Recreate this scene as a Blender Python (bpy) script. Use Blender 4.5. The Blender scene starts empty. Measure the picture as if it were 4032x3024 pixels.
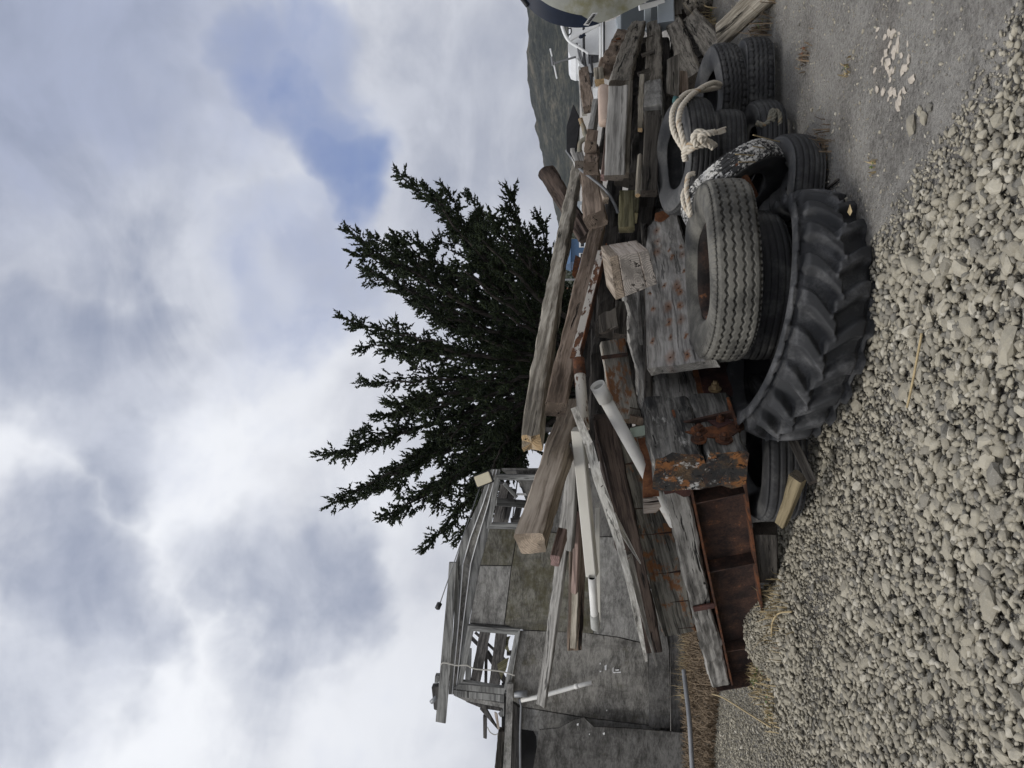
import bpy, bmesh, math, random
import numpy as np
from mathutils import Vector, Matrix, Quaternion, noise as mnoise

random.seed(7)
RNG = np.random.default_rng(11)
scene = bpy.context.scene
COL = scene.collection
R = math.radians

# ---------------------------------------------------------------- camera
# the photograph was taken upright and saved lying on its side: world up points to the left of the frame
CAM = Vector((0.0, 0.0, 1.5))
PITCH = R(4.78)
FPX = 3027.7                      # focal length in pixels of the 4032 px wide photograph
cp, sp = math.cos(PITCH), math.sin(PITCH)
cam_data = bpy.data.cameras.new("camera")
cam_data.sensor_width = 36.0
cam_data.lens = 36.0 * FPX / 4032.0
cam_data.clip_start = 0.05
cam_data.clip_end = 6000.0
cam = bpy.data.objects.new("camera", cam_data)
COL.objects.link(cam)
cam.matrix_world = Matrix(((0, 1, 0, CAM.x), (sp, 0, -cp, CAM.y), (-cp, 0, -sp, CAM.z), (0, 0, 0, 1)))
scene.camera = cam

def ray(x, y):
    dx = (x - 2016.0) / FPX
    dy = (1512.0 - y) / FPX
    return Vector((dy, cp + dx * sp, sp - dx * cp))

def P(px, d):
    r = ray(*px)
    return CAM + r * (d / r.y)

def ground_at(px, z=0.0):
    r = ray(*px)
    return CAM + r * ((z - CAM.z) / r.z)

def on_plane(px, P0, N):
    r = ray(*px)
    return CAM + r * ((P0 - CAM).dot(N) / r.dot(N))

# readings from enlarged pieces of the photograph, turned into photograph pixels
kA = lambda x, y: (1600 + x * .45208, 2300 + y * .45208)
kB = lambda x, y: (1700 + x * .45208, 1700 + y * .45208)
kC = lambda x, y: (2200 + x * .45208, 1700 + y * .45208)
kD = lambda x, y: (2200 + x * .36166, 1200 + y * .36166)
kE = lambda x, y: (2050 + x * .36166, 600 + y * .36166)
kF = lambda x, y: (2050 + x * .36166, y * .36166)
kG = lambda x, y: (2500 + x * .45208, y * .45208)
kH = lambda x, y: (2700 + x * .36166, 2300 + y * .36166)
kQ = lambda x, y: (2500 + x * .60277, 200 + y * .60277)
kW = lambda x, y: (x * 1.8228, y * 1.8228)

# ---------------------------------------------------------------- node helpers
def nd(nt, t, ins=None, **props):
    n = nt.nodes.new(t)
    for k, v in props.items():
        setattr(n, k, v)
    for k, v in (ins or {}).items():
        s = n.inputs[k]
        if isinstance(v, bpy.types.NodeSocket):
            nt.links.new(v, s)
        else:
            s.default_value = v
    return n

def c4(c):
    return (c[0], c[1], c[2], 1.0)

def noise(nt, vec, scale, detail=4.0, rough=.55, dist=0.0, out='Fac'):
    return nd(nt, 'ShaderNodeTexNoise', {'Vector': vec, 'Scale': scale, 'Detail': detail, 'Roughness': rough, 'Distortion': dist}).outputs[out]

def ramp(nt, fac, stops, interp='LINEAR'):
    n = nd(nt, 'ShaderNodeValToRGB', {'Fac': fac})
    cr = n.color_ramp
    cr.interpolation = interp
    while len(cr.elements) < len(stops):
        cr.elements.new(.5)
    for e, (p, c) in zip(cr.elements, stops):
        e.position = p
        e.color = c4(c) if not isinstance(c, (int, float)) else (c, c, c, 1)
    return n.outputs['Color']

def mixc(nt, fac, a, b, blend='MIX'):
    n = nd(nt, 'ShaderNodeMix', data_type='RGBA', blend_type=blend)
    for sock, v in ((n.inputs[0], fac), (n.inputs[6], a), (n.inputs[7], b)):
        if isinstance(v, bpy.types.NodeSocket):
            nt.links.new(v, sock)
        else:
            sock.default_value = c4(v) if isinstance(v, tuple) else v
    return n.outputs[2]

def mth(nt, op, a, b=0.0, c=0.0, clamp=False):
    n = nd(nt, 'ShaderNodeMath', operation=op, use_clamp=clamp)
    for i, v in enumerate((a, b, c)):
        if isinstance(v, bpy.types.NodeSocket):
            nt.links.new(v, n.inputs[i])
        else:
            n.inputs[i].default_value = v
    return n.outputs[0]

def vmth(nt, op, a, b=(0, 0, 0), out=0):
    n = nd(nt, 'ShaderNodeVectorMath', operation=op)
    for i, v in enumerate((a, b)):
        if isinstance(v, bpy.types.NodeSocket):
            nt.links.new(v, n.inputs[i])
        else:
            n.inputs[i].default_value = v
    return n.outputs[out]

def maprange(nt, v, a, b, c=0.0, d=1.0, t='SMOOTHSTEP'):
    return nd(nt, 'ShaderNodeMapRange', {'Value': v, 'From Min': a, 'From Max': b, 'To Min': c, 'To Max': d}, interpolation_type=t).outputs[0]

# ---------------------------------------------------------------- world: broken cloud over a blue sky
SUN_EL, SUN_DIR = R(56), Vector((-0.48, -0.28, 0)).normalized()
sun_vec = Vector((SUN_DIR.x * math.cos(SUN_EL), SUN_DIR.y * math.cos(SUN_EL), math.sin(SUN_EL)))
world = bpy.data.worlds.new("World")
scene.world = world
world.use_nodes = True
nt = world.node_tree
nt.nodes.clear()
sky = nd(nt, 'ShaderNodeTexSky', sky_type='NISHITA', sun_disc=False)
sky.sun_elevation = SUN_EL
sky.sun_rotation = math.atan2(sun_vec.x, sun_vec.y)
sky.altitude = 10
sky.air_density = 1.0
sky.dust_density = 0.6
sky.ozone_density = 2.5
gen = nd(nt, 'ShaderNodeTexCoord').outputs['Generated']
warpc = noise(nt, gen, 3.2, 5, .55, .0, 'Color')
warp = vmth(nt, 'SCALE', vmth(nt, 'SUBTRACT', warpc, (.5, .5, .5)))
warp.node.inputs['Scale'].default_value = .46
wdir = vmth(nt, 'NORMALIZE', vmth(nt, 'ADD', gen, warp))
def blobs(items):
    tot = None
    for (x, y, r, a) in items:
        d = ray(x * 1.8228, y * 1.8228).normalized()
        dp = vmth(nt, 'DOT_PRODUCT', wdir, tuple(d), out=1)
        m = maprange(nt, dp, math.cos(R(r)), math.cos(R(r * .15)), 0.0, a)
        tot = m if tot is None else mth(nt, 'MAXIMUM', tot, m)
    return tot
fine = noise(nt, vmth(nt, 'MULTIPLY', gen, (1.0, 1.0, 1.7)), 5.0, 7, .58, .5)
mid = noise(nt, gen, 2.1, 6, .5, .4)
blue = blobs([(640, 240, 6.5, .80), (550, 160, 7, .65), (700, 330, 6.5, .9), (738, 430, 5, .8), (640, 70, 6, .65), (630, 570, 8, .45),
              (690, 620, 5, .4), (560, 640, 7, .3), (60, 60, 14, .35), (430, 230, 10, .3)])
dark = blobs([(170, 740, 8, .9), (290, 860, 8, .8), (300, 950, 6, .9), (560, 1215, 6.5, .65), (660, 1275, 6.5, .75), (130, 1230, 9, 1.0), (240, 1340, 7, .8), (70, 1500, 7, .7),
              (330, 520, 9, .55), (150, 380, 11, .7), (100, 200, 12, .75), (300, 100, 11, .55), (620, 1420, 6, .4), (1000, 250, 16, .5), (900, 620, 10, .35)])
bright = blobs([(420, 1020, 11, .9), (200, 1500, 13, 1.0), (470, 1300, 11, .9), (90, 900, 9, .7), (560, 780, 8, .6), (800, 1500, 16, .7), (420, 560, 9, .5)])
fine2 = noise(nt, gen, 9.0, 8, .62, .35)
tear = mth(nt, 'ADD', mth(nt, 'MULTIPLY', mth(nt, 'SUBTRACT', fine, .5), 1.5), mth(nt, 'MULTIPLY', mth(nt, 'SUBTRACT', fine2, .5), .9))
blue_f = maprange(nt, mth(nt, 'ADD', blue, mth(nt, 'MULTIPLY', tear, .7)), -.12, 1.30)
dark_f = maprange(nt, mth(nt, 'SUBTRACT', dark, mth(nt, 'MULTIPLY', tear, .95)), -.10, 1.35)
cl = mixc(nt, maprange(nt, mid, .3, .7), (5.4, 5.6, 6.3), (7.3, 7.5, 8.1))
cl = mixc(nt, maprange(nt, fine, .38, .66, 0, .5), cl, (8.3, 8.45, 8.9))
cl = mixc(nt, bright, cl, (9.6, 9.8, 10.2))
cl = mixc(nt, mth(nt, 'MULTIPLY', dark_f, .9), cl, (2.4, 2.85, 4.1))
skyc = mixc(nt, .7, sky.outputs[0], (1.15, 1.95, 4.9))
col = mixc(nt, mth(nt, 'MULTIPLY', blue_f, .92), cl, skyc)
bg = nd(nt, 'ShaderNodeBackground', {'Color': col, 'Strength': 0.1})
nt.links.new(bg.outputs[0], nd(nt, 'ShaderNodeOutputWorld').inputs[0])

sd = bpy.data.lights.new("sun", 'SUN')
sd.energy = 1.8
sd.angle = R(20)
sd.color = (1.0, .965, .91)
so = bpy.data.objects.new("sun", sd)
COL.objects.link(so)
so.rotation_euler = sun_vec.to_track_quat('Z', 'Y').to_euler()

scene.view_settings.view_transform = 'Standard'
scene.view_settings.look = 'None'
scene.view_settings.exposure = 0.0
scene.view_settings.gamma = 1.0
scene.render.engine = 'CYCLES'
scene.cycles.max_bounces = 4
scene.cycles.adaptive_threshold = 0.02
world.cycles.sampling_method = 'MANUAL'
world.cycles.sample_map_resolution = 256

# ---------------------------------------------------------------- materials
MATS = {}
def new_mat(name):
    m = bpy.data.materials.new(name)
    m.use_nodes = True
    m.node_tree.nodes.clear()
    return m, m.node_tree

def finish(nt, color, rough=.85, bump=None, bs=.3, bd=.01, metallic=0.0, spec=.3, extra=None):
    ins = {'Base Color': c4(color) if isinstance(color, tuple) else color, 'Roughness': rough, 'Metallic': metallic, 'Specular IOR Level': spec}
    b = nd(nt, 'ShaderNodeBsdfPrincipled', ins)
    if bump is not None:
        bn = nd(nt, 'ShaderNodeBump', {'Height': bump, 'Strength': bs, 'Distance': bd})
        nt.links.new(bn.outputs[0], b.inputs['Normal'])
    for k, v in (extra or {}).items():
        b.inputs[k].default_value = v
    nt.links.new(b.outputs[0], nd(nt, 'ShaderNodeOutputMaterial').inputs[0])
    return b

def obj_coord(nt, shift=40.0):
    co = nd(nt, 'ShaderNodeTexCoord').outputs['Object']
    rnd = nd(nt, 'ShaderNodeObjectInfo').outputs['Random']
    off = nd(nt, 'ShaderNodeCombineXYZ', {'X': mth(nt, 'MULTIPLY', rnd, shift), 'Y': mth(nt, 'MULTIPLY', rnd, shift * .37), 'Z': mth(nt, 'MULTIPLY', rnd, shift * .71)})
    return vmth(nt, 'ADD', co, off.outputs[0]), co, rnd

def scaled(nt, v, s):
    return vmth(nt, 'MULTIPLY', v, s)

def wood(name, dark, light, rust=0.0, moss=0.0, crack=.6, end=None, grain=1.0, white=0.0, black=0.0, axis='X', endmix=False):
    m, nt = new_mat(name)
    v, co, rnd = obj_coord(nt)
    S = {'X': (1, 1, 1), 'Z': (1, 1, 1)}[axis]
    lon = (lambda a, b: (a, b, b)) if axis == 'X' else (lambda a, b: (b, b, a))
    warpv = vmth(nt, 'SCALE', noise(nt, v, 3.0, 2, .5, 0, 'Color'))
    warpv.node.inputs['Scale'].default_value = .035
    vw = vmth(nt, 'ADD', v, warpv)
    g1 = noise(nt, scaled(nt, vw, lon(1.3, 34 * grain)), 1.0, 6, .65)
    g2 = noise(nt, scaled(nt, vw, lon(3.0, 80 * grain)), 1.0, 4, .7)
    big = noise(nt, scaled(nt, v, lon(1.2, 4.0)), 1.0, 4, .6)
    ck = noise(nt, scaled(nt, vw, lon(.9, 20)), 1.0, 4, .7, .6)
    ckm = maprange(nt, ck, .585, .64, 0, min(1, crack * 1.3))
    lin = lambda q: maprange(nt, q, .30, .70, 0, 1, 'LINEAR')
    f = mth(nt, 'ADD', mth(nt, 'MULTIPLY', lin(g1), .42), mth(nt, 'ADD', mth(nt, 'MULTIPLY', lin(g2), .26), mth(nt, 'MULTIPLY', lin(big), .32)))
    col = ramp(nt, f, [(.22, tuple(x * .42 for x in dark)), (.42, dark), (.60, light), (.84, tuple(min(1, x * 1.28) for x in light))])
    sepn = nd(nt, 'ShaderNodeSeparateXYZ', {'Vector': nd(nt, 'ShaderNodeTexCoord').outputs['Normal']})
    endm = maprange(nt, mth(nt, 'ABSOLUTE', sepn.outputs['X' if axis == 'X' else 'Z']), .6, .9)
    sc = nd(nt, 'ShaderNodeSeparateXYZ', {'Vector': co})
    rr = mth(nt, 'SQRT', mth(nt, 'ADD', mth(nt, 'POWER', mth(nt, 'ADD', sc.outputs['Y'], .03), 2.0), mth(nt, 'POWER', mth(nt, 'ADD', sc.outputs['Z'], .05), 2.0)))
    ring = mth(nt, 'SINE', mth(nt, 'MULTIPLY', mth(nt, 'ADD', rr, mth(nt, 'MULTIPLY', noise(nt, v, 14, 3), .03)), 520.0))
    e = end or light
    ecol = mixc(nt, maprange(nt, ring, -1, 1), tuple(x * .62 for x in e), e)
    ecol = mixc(nt, maprange(nt, noise(nt, v, 10, 5, .65), .42, .62), ecol, tuple(x * .45 for x in e))
    if endmix:
        ecol = mixc(nt, maprange(nt, noise(nt, v, 7, 6, .7), .40, .58), ecol, (.035, .034, .033))
        ecol = mixc(nt, maprange(nt, noise(nt, vmth(nt, 'ADD', v, (5, 3, 1)), 9, 6, .7), .49, .57, 0, .85), ecol, (.25, .105, .036))
        ecol = mixc(nt, maprange(nt, noise(nt, vmth(nt, 'ADD', v, (1, 7, 4)), 6, 6, .75), .55, .62, 0, .75), ecol, (.50, .50, .48))
    col = mixc(nt, endm, col, ecol)
    col = mixc(nt, ckm, col, tuple(x * .10 for x in dark))
    if white:
        wm = maprange(nt, noise(nt, scaled(nt, v, lon(2.5, 9)), 1.0, 6, .7), .62 - .3 * white, .70 - .3 * white)
        col = mixc(nt, mth(nt, 'MULTIPLY', wm, .8), col, (.62, .61, .57))
    if black:
        bm_ = maprange(nt, noise(nt, scaled(nt, v, lon(1.2, 7)), 1.0, 5, .65), .66 - .3 * black, .78 - .3 * black)
        col = mixc(nt, mth(nt, 'MULTIPLY', bm_, .85), col, (.02, .02, .021))
    if moss:
        mm = maprange(nt, noise(nt, v, 4.5, 6, .7), .66 - .25 * moss, .80 - .25 * moss)
        col = mixc(nt, mth(nt, 'MULTIPLY', mm, .6), col, (.085, .078, .040))
    if rust:
        rm = maprange(nt, noise(nt, scaled(nt, v, lon(5, 9)), 1.0, 6, .68), .74 - .3 * rust, .84 - .3 * rust)
        rc = mixc(nt, noise(nt, v, 30, 4), (.075, .032, .016), (.27, .115, .042))
        col = mixc(nt, mth(nt, 'MULTIPLY', rm, .9), col, rc)
    hsv = nd(nt, 'ShaderNodeHueSaturation', {'Color': col, 'Value': mth(nt, 'ADD', .86, mth(nt, 'MULTIPLY', rnd, .28))})
    h = mth(nt, 'SUBTRACT', mth(nt, 'ADD', g1, mth(nt, 'MULTIPLY', g2, .5)), mth(nt, 'MULTIPLY', ckm, 1.6))
    finish(nt, hsv.outputs[0], .88, h, .65, .006, spec=.18)
    MATS[name] = m
    return m

def rusty(name, c1=(.055, .026, .016), c2=(.17, .062, .024), paint=None, amount=.5):
    m, nt = new_mat(name)
    v, co, rnd = obj_coord(nt)
    a = noise(nt, v, 7, 7, .65)
    b = noise(nt, v, 60, 4, .6)
    col = ramp(nt, mth(nt, 'ADD', mth(nt, 'MULTIPLY', a, .75), mth(nt, 'MULTIPLY', b, .25)), [(.34, tuple(x * .5 for x in c1)), (.46, c1), (.60, c2), (.72, (.33, .13, .05))])
    if paint:
        pm = maprange(nt, noise(nt, scaled(nt, v, (1, 3, 3)), 4, 6, .7), .70 - .4 * amount, .74 - .4 * amount)
        col = mixc(nt, pm, col, paint)
    finish(nt, col, .85, mth(nt, 'ADD', a, b), .55, .006, spec=.3)
    MATS[name] = m
    return m

def rubber(name, base, dust, amount=.5, spots=0.0):
    m, nt = new_mat(name)
    v, co, rnd = obj_coord(nt)
    a = noise(nt, v, 5, 6, .62)
    b = noise(nt, v, 70, 4, .6)
    col = mixc(nt, maprange(nt, mth(nt, 'ADD', mth(nt, 'MULTIPLY', a, .8), mth(nt, 'MULTIPLY', b, .2)), .62 - .35 * amount, .82 - .3 * amount), base, dust)
    col = mixc(nt, maprange(nt, b, .56, .72, 0, .35), col, tuple(x * .45 for x in base))
    hgt = mth(nt, 'ADD', mth(nt, 'MULTIPLY', a, .4), b)
    if spots:
        s1 = noise(nt, v, 42, 5, .75)
        s2 = noise(nt, v, 4.0, 3, .6)
        sm = maprange(nt, mth(nt, 'ADD', mth(nt, 'MULTIPLY', s1, .62), mth(nt, 'MULTIPLY', s2, .38)), .49, .53)
        col = mixc(nt, mth(nt, 'MULTIPLY', sm, spots), col, (.62, .61, .58))
        hgt = mth(nt, 'ADD', hgt, sm)
    finish(nt, col, .72, hgt, .35, .003, spec=.35)
    MATS[name] = m
    return m

def plain(name, c, rough=.6, var=.25, scale=8, metallic=0.0, dirt=None, dirt_amt=.5, spec=.4, bs=.15):
    m, nt = new_mat(name)
    v, co, rnd = obj_coord(nt)
    a = noise(nt, v, scale, 6, .62)
    col = mixc(nt, maprange(nt, a, .3, .7), tuple(x * (1 - var) for x in c), c)
    if dirt:
        col = mixc(nt, maprange(nt, noise(nt, v, scale * .8, 7, .68), .72 - .35 * dirt_amt, .86 - .3 * dirt_amt), col, dirt)
    finish(nt, col, rough, a, bs, .004, metallic, spec)
    MATS[name] = m
    return m

def rope_mat(name, c):
    m, nt = new_mat(name)
    v, co, rnd = obj_coord(nt)
    a = noise(nt, v, 6, 4, .6)
    b = noise(nt, v, 240, 3, .7)
    col = mixc(nt, maprange(nt, a, .54, .74), c, (.36, .22, .09))
    col = mixc(nt, maprange(nt, b, .35, .7, 0, .5), col, tuple(x * .55 for x in c))
    finish(nt, col, .9, b, .6, .002, spec=.15)
    MATS[name] = m

# timbers
wood('wood_grey', (.17, .163, .15), (.32, .31, .288), rust=.05, end=(.15, .13, .11))
wood('wood_grey_rust', (.185, .176, .163), (.315, .303, .283), rust=.30, crack=.5, grain=.8, end=(.2, .19, .17))
wood('wood_groove', (.12, .114, .104), (.285, .274, .252), grain=.5, crack=1.0, end=(.2, .19, .17))
wood('wood_pale', (.22, .195, .155), (.40, .365, .30), rust=.16, crack=1.0, end=(.42, .30, .17))
wood('wood_brown', (.145, .108, .080), (.265, .205, .158), rust=.12, crack=1.0, end=(.18, .14, .11))
wood('wood_tan', (.235, .19, .145), (.39, .33, .265), rust=.05, crack=.35, grain=.7, end=(.46, .37, .28))
wood('wood_dark', (.036, .032, .028), (.085, .077, .067), crack=.8, end=(.06, .05, .042))
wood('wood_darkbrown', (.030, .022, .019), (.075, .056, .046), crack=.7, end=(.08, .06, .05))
wood('wood_stack', (.095, .085, .070), (.21, .19, .16), crack=.9, rust=.04, end=(.13, .11, .088))
wood('wood_bolted', (.085, .082, .075), (.205, .198, .182), rust=.22, black=.55, crack=.9, end=(.15, .10, .06), white=.05, endmix=True)
wood('wood_white', (.42, .405, .37), (.62, .61, .57), crack=.5, black=.05, end=(.5, .48, .42))
wood('wood_crate', (.15, .142, .125), (.29, .275, .24), rust=.80, crack=.8, end=(.2, .15, .1))
wood('wood_shadow', (.016, .014, .012), (.042, .037, .032), crack=.6, end=(.03, .026, .022))  # darker copy of wood_dark, shade of the gaps put into the colour
wood('wood_panel_rust', (.085, .080, .068), (.185, .175, .148), rust=.66, crack=.5, end=(.2, .17, .13))
wood('wood_green', (.14, .13, .075), (.25, .235, .15), moss=.4, crack=.5, end=(.24, .21, .12))
wood('wood_end_pale', (.27, .225, .185), (.43, .375, .325), crack=.8, end=(.39, .35, .305))
wood('wood_fresh', (.13, .105, .06), (.22, .18, .11), crack=.3, end=(.2, .17, .13))
wood('wood_pinkish', (.17, .12, .10), (.285, .21, .18), crack=.4, end=(.33, .22, .2))
# shed boards
def ply_mat(name, dark, light, moss=0.0, stain=.4):
    m, nt = new_mat(name)
    v, co, rnd = obj_coord(nt)
    wv = vmth(nt, 'SCALE', noise(nt, v, 4.0, 3, .5, 0, 'Color')); wv.node.inputs['Scale'].default_value = .10
    vw = vmth(nt, 'ADD', v, wv)
    a = noise(nt, vmth(nt, 'MULTIPLY', vw, (1.6, 1, 4.5)), 2.2, 7, .72)
    b = noise(nt, vmth(nt, 'MULTIPLY', vw, (1.0, 1, 3.0)), 16, 5, .72)
    g = noise(nt, v, 1.1, 4, .6)
    lin = lambda q: maprange(nt, q, .30, .70, 0, 1, 'LINEAR')
    f = mth(nt, 'ADD', mth(nt, 'MULTIPLY', lin(a), .45), mth(nt, 'ADD', mth(nt, 'MULTIPLY', lin(b), .32), mth(nt, 'MULTIPLY', lin(g), .23)))
    col = ramp(nt, f, [(.20, tuple(x * .45 for x in dark)), (.40, dark), (.60, light), (.82, tuple(x * 1.3 for x in light))])
    st = maprange(nt, noise(nt, vmth(nt, 'MULTIPLY', v, (2.2, 1, .7)), 1.6, 6, .68), .50, .68, 0, stain)
    col = mixc(nt, st, col, (.035, .033, .030))
    if moss:
        mm = maprange(nt, noise(nt, v, 3.2, 7, .72), .60 - .2 * moss, .80 - .2 * moss)
        col = mixc(nt, mth(nt, 'MULTIPLY', mm, .65), col, (.080, .072, .036))
    hsv = nd(nt, 'ShaderNodeHueSaturation', {'Color': col, 'Value': mth(nt, 'ADD', .88, mth(nt, 'MULTIPLY', rnd, .24))})
    finish(nt, hsv.outputs[0], .92, mth(nt, 'ADD', a, b), .5, .008, spec=.12)
    MATS[name] = m
ply_mat('ply_grey', (.140, .134, .121), (.27, .260, .236), .25, .55)
ply_mat('ply_pale', (.185, .180, .168), (.315, .308, .288), .12, .35)
ply_mat('ply_moss', (.120, .114, .096), (.215, .207, .175), .9, .5)
ply_mat('ply_dark', (.085, .082, .076), (.160, .155, .145), .1, .5)
wood('shed_board', (.16, .16, .153), (.29, .29, .275), crack=.55, grain=.8)
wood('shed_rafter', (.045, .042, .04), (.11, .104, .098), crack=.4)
# metals, plastics, rubber
rusty('rust')
rusty('rust_dark', (.030, .019, .016), (.080, .042, .029))
rusty('rust_plate', (.050, .024, .022), (.095, .042, .034))
rusty('rust_orange', (.12, .050, .026), (.235, .10, .045))
rusty('rust_shaded', (.012, .009, .008), (.045, .026, .019))  # rust darkened further: the shade of the tyre hole put into colour
rusty('rust_painted', (.07, .034, .022), (.16, .072, .034), paint=(.52, .49, .43), amount=.62)
plain('bolt_tan', (.36, .26, .14), .6, .4, 40)
plain('pvc_white', (.72, .71, .67), .45, .12, 6, dirt=(.42, .37, .30), dirt_amt=.35)
plain('pvc_grey', (.40, .40, .37), .5, .15, 6, dirt=(.2, .18, .15), dirt_amt=.35)
plain('vinyl_beige', (.56, .54, .48), .5, .15, 3, dirt=(.33, .30, .25), dirt_amt=.45)
plain('inside_black', (.012, .012, .012), .9, .2)  # near-black colour standing for the unlit insides of openings
plain('galv', (.30, .31, .32), .5, .2, 10, metallic=.3)
plain('steel_grey', (.20, .205, .21), .55, .2, 12, metallic=.3)
plain('dark_sheet', (.022, .022, .023), .95, .4, 5, spec=.05)
plain('peach', (.50, .385, .31), .55, .2, 8, dirt=(.33, .20, .13), dirt_amt=.3)
plain('red_paint', (.22, .012, .02), .4, .2, 8)
plain('teal_tip', (.03, .10, .10), .6, .2)
plain('white_line', (.78, .78, .77), .6, .05)
plain('flood_glass', (.75, .68, .50), .35, .1)
plain('black_plastic', (.02, .02, .022), .45, .2)
rubber('rubber_truck', (.058, .056, .050), (.165, .158, .137), .70)
rubber('rubber_tractor', (.030, .031, .033), (.115, .115, .117), .45)
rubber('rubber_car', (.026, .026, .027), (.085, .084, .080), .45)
rubber('rubber_side', (.060, .061, .063), (.14, .138, .132), .55)
rubber('rubber_spots', (.030, .030, .031), (.08, .08, .078), .4, spots=.95)
rope_mat('rope_cream', (.64, .585, .49))
rope_mat('rope_grey', (.22, .21, .17))

# ---------------------------------------------------------------- object helpers
def link(o, parent=None):
    COL.objects.link(o)
    if parent is not None:
        o.parent = parent
    return o

def tag(o, label=None, cat=None, group=None, kind=None):
    if label: o['label'] = label
    if cat:
        o['category'] = cat
        o['kind'] = kind or 'thing'
    if group: o['group'] = group
    if kind: o['kind'] = kind
    return o

def empty(name, loc=(0, 0, 0)):
    o = bpy.data.objects.new(name, None)
    o.empty_display_size = .1
    o.location = loc
    return link(o)

def mesh_obj(name, verts, faces, mat, parent=None, matrix=None, smooth=False, mats=None, midx=None):
    me = bpy.data.meshes.new(name)
    me.from_pydata([tuple(v) for v in verts], [], faces)
    for mm in (mats or [mat]):
        me.materials.append(MATS[mm] if isinstance(mm, str) else mm)
    if midx is not None:
        me.polygons.foreach_set('material_index', midx)
    if smooth:
        me.polygons.foreach_set('use_smooth', [True] * len(me.polygons))
    me.update()
    o = bpy.data.objects.new(name, me)
    link(o)
    if parent is not None:
        o.parent = parent
        if matrix is not None:
            pm = Matrix.Translation(parent.location) @ parent.rotation_euler.to_matrix().to_4x4()
            o.matrix_local = pm.inverted() @ matrix
    elif matrix is not None:
        o.matrix_world = matrix
    return o

def frame(A, B, roll=0.0, face=None):
    """rows of a frame: x along A>B, z 'up' across the line of sight, y away from the viewer; roll turns it about x"""
    ex = (B - A).normalized()
    mid = (A + B) / 2
    v = ((mid - CAM).normalized() if face is None else face)
    ez = ex.cross(v)
    if ez.length < 1e-4:
        ez = Vector((0, 0, 1))
    ez.normalize()
    if ez.z < 0:
        ez = -ez
    ey = ez.cross(ex).normalized()
    q = Quaternion(ex, R(roll))
    ey, ez = q @ ey, q @ ez
    return ex, ey, ez

def beam_mesh(L, w, h, seed, rag=1.0, cham=None, endcut=0.0, taper=1.0, bow=0.0, endjag=.004, sides=None):
    """a worn timber along x, centred: w across the view (z), h in depth (y)"""
    rnd = random.Random(seed)
    ch = cham if cham is not None else min(w, h) * .09
    hy, hz = h / 2, w / 2
    ring = []
    corners = [(-1, -1), (1, -1), (1, 1), (-1, 1)]
    for (sy, sz), (a, b) in zip(corners, [((0, 1), (1, 0)), ((-1, 0), (0, 1)), ((0, -1), (-1, 0)), ((1, 0), (0, -1))]):
        ring.append((sy * hy + a[0] * ch, sz * hz + a[1] * ch))
        ring.append((sy * hy + b[0] * ch, sz * hz + b[1] * ch))
    # one extra point on each long side
    full = []
    n0 = len(ring)
    for i in range(n0):
        full.append(ring[i])
        if i % 2 == 1:
            q = ring[(i + 1) % n0]
            for t in (.33, .67):
                full.append((ring[i][0] * (1 - t) + q[0] * t, ring[i][1] * (1 - t) + q[1] * t))
    n = len(full)
    ns = max(4, min(60, int(L / .05)))
    verts, faces = [], []
    off = seed * 3.17
    amp = rag * min(.014, min(w, h) * .075)
    if not bow and rag > .6:
        bow = rnd.uniform(-1, 1) * .006 * L
    for k in range(ns + 1):
        t = k / ns
        x = -L / 2 + L * t
        sc = 1 + (taper - 1) * t
        bz = bow * (1 - (2 * t - 1) ** 2)
        for (y, z) in full:
            nz = mnoise.noise(Vector((x * 3.1 + off, y * 22, z * 22)))
            n2 = mnoise.noise(Vector((x * 13 + off, y * 40 + 5, z * 40)))
            f = 1 + (nz * amp + n2 * amp * .5) / max(.02, min(hy, hz))
            xx = x
            if k in (0, ns):
                xx += mnoise.noise(Vector((y * 14 + off, z * 14, k))) * endjag * rag * 1.6 + (endcut * z / max(w, .01) if k == 0 else -endcut * z / max(w, .01))
            verts.append((xx, y * sc * f, z * sc * f + bz))
    for k in range(ns):
        for i in range(n):
            j = (i + 1) % n
            faces.append((k * n + i, k * n + j, (k + 1) * n + j, (k + 1) * n + i))
    for k, flip in ((0, True), (ns, False)):
        ci = len(verts)
        ctr = [sum(verts[k * n + i][c] for i in range(n)) / n for c in range(3)]
        verts.append(tuple(ctr))
        for i in range(n):
            j = (i + 1) % n
            faces.append((ci, k * n + j, k * n + i) if flip else (ci, k * n + i, k * n + j))
    return verts, faces

SEED = [0]
def beam_pts(name, A, B, w, h, mat, roll=0, parent=None, **kw):
    ex, ey, ez = frame(A, B, roll)
    mid = (A + B) / 2
    M = Matrix(((ex.x, ey.x, ez.x, mid.x), (ex.y, ey.y, ez.y, mid.y), (ex.z, ey.z, ez.z, mid.z), (0, 0, 0, 1)))
    SEED[0] += 1
    v, f = beam_mesh((B - A).length, w, h, SEED[0], **kw)
    return mesh_obj(name, v, f, mat, parent, M)

def beam(name, label, a, da, b, db, w, h, mat, roll=0, cat='timber', group=None, parent=None, **kw):
    """a timber whose visible middle line runs from photo point a (at depth da) to b (at depth db)"""
    o = beam_pts(name, P(a, da), P(b, db), w, h, mat, roll, parent, **kw)
    if parent is None:
        tag(o, label, cat, group)
    return o

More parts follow.
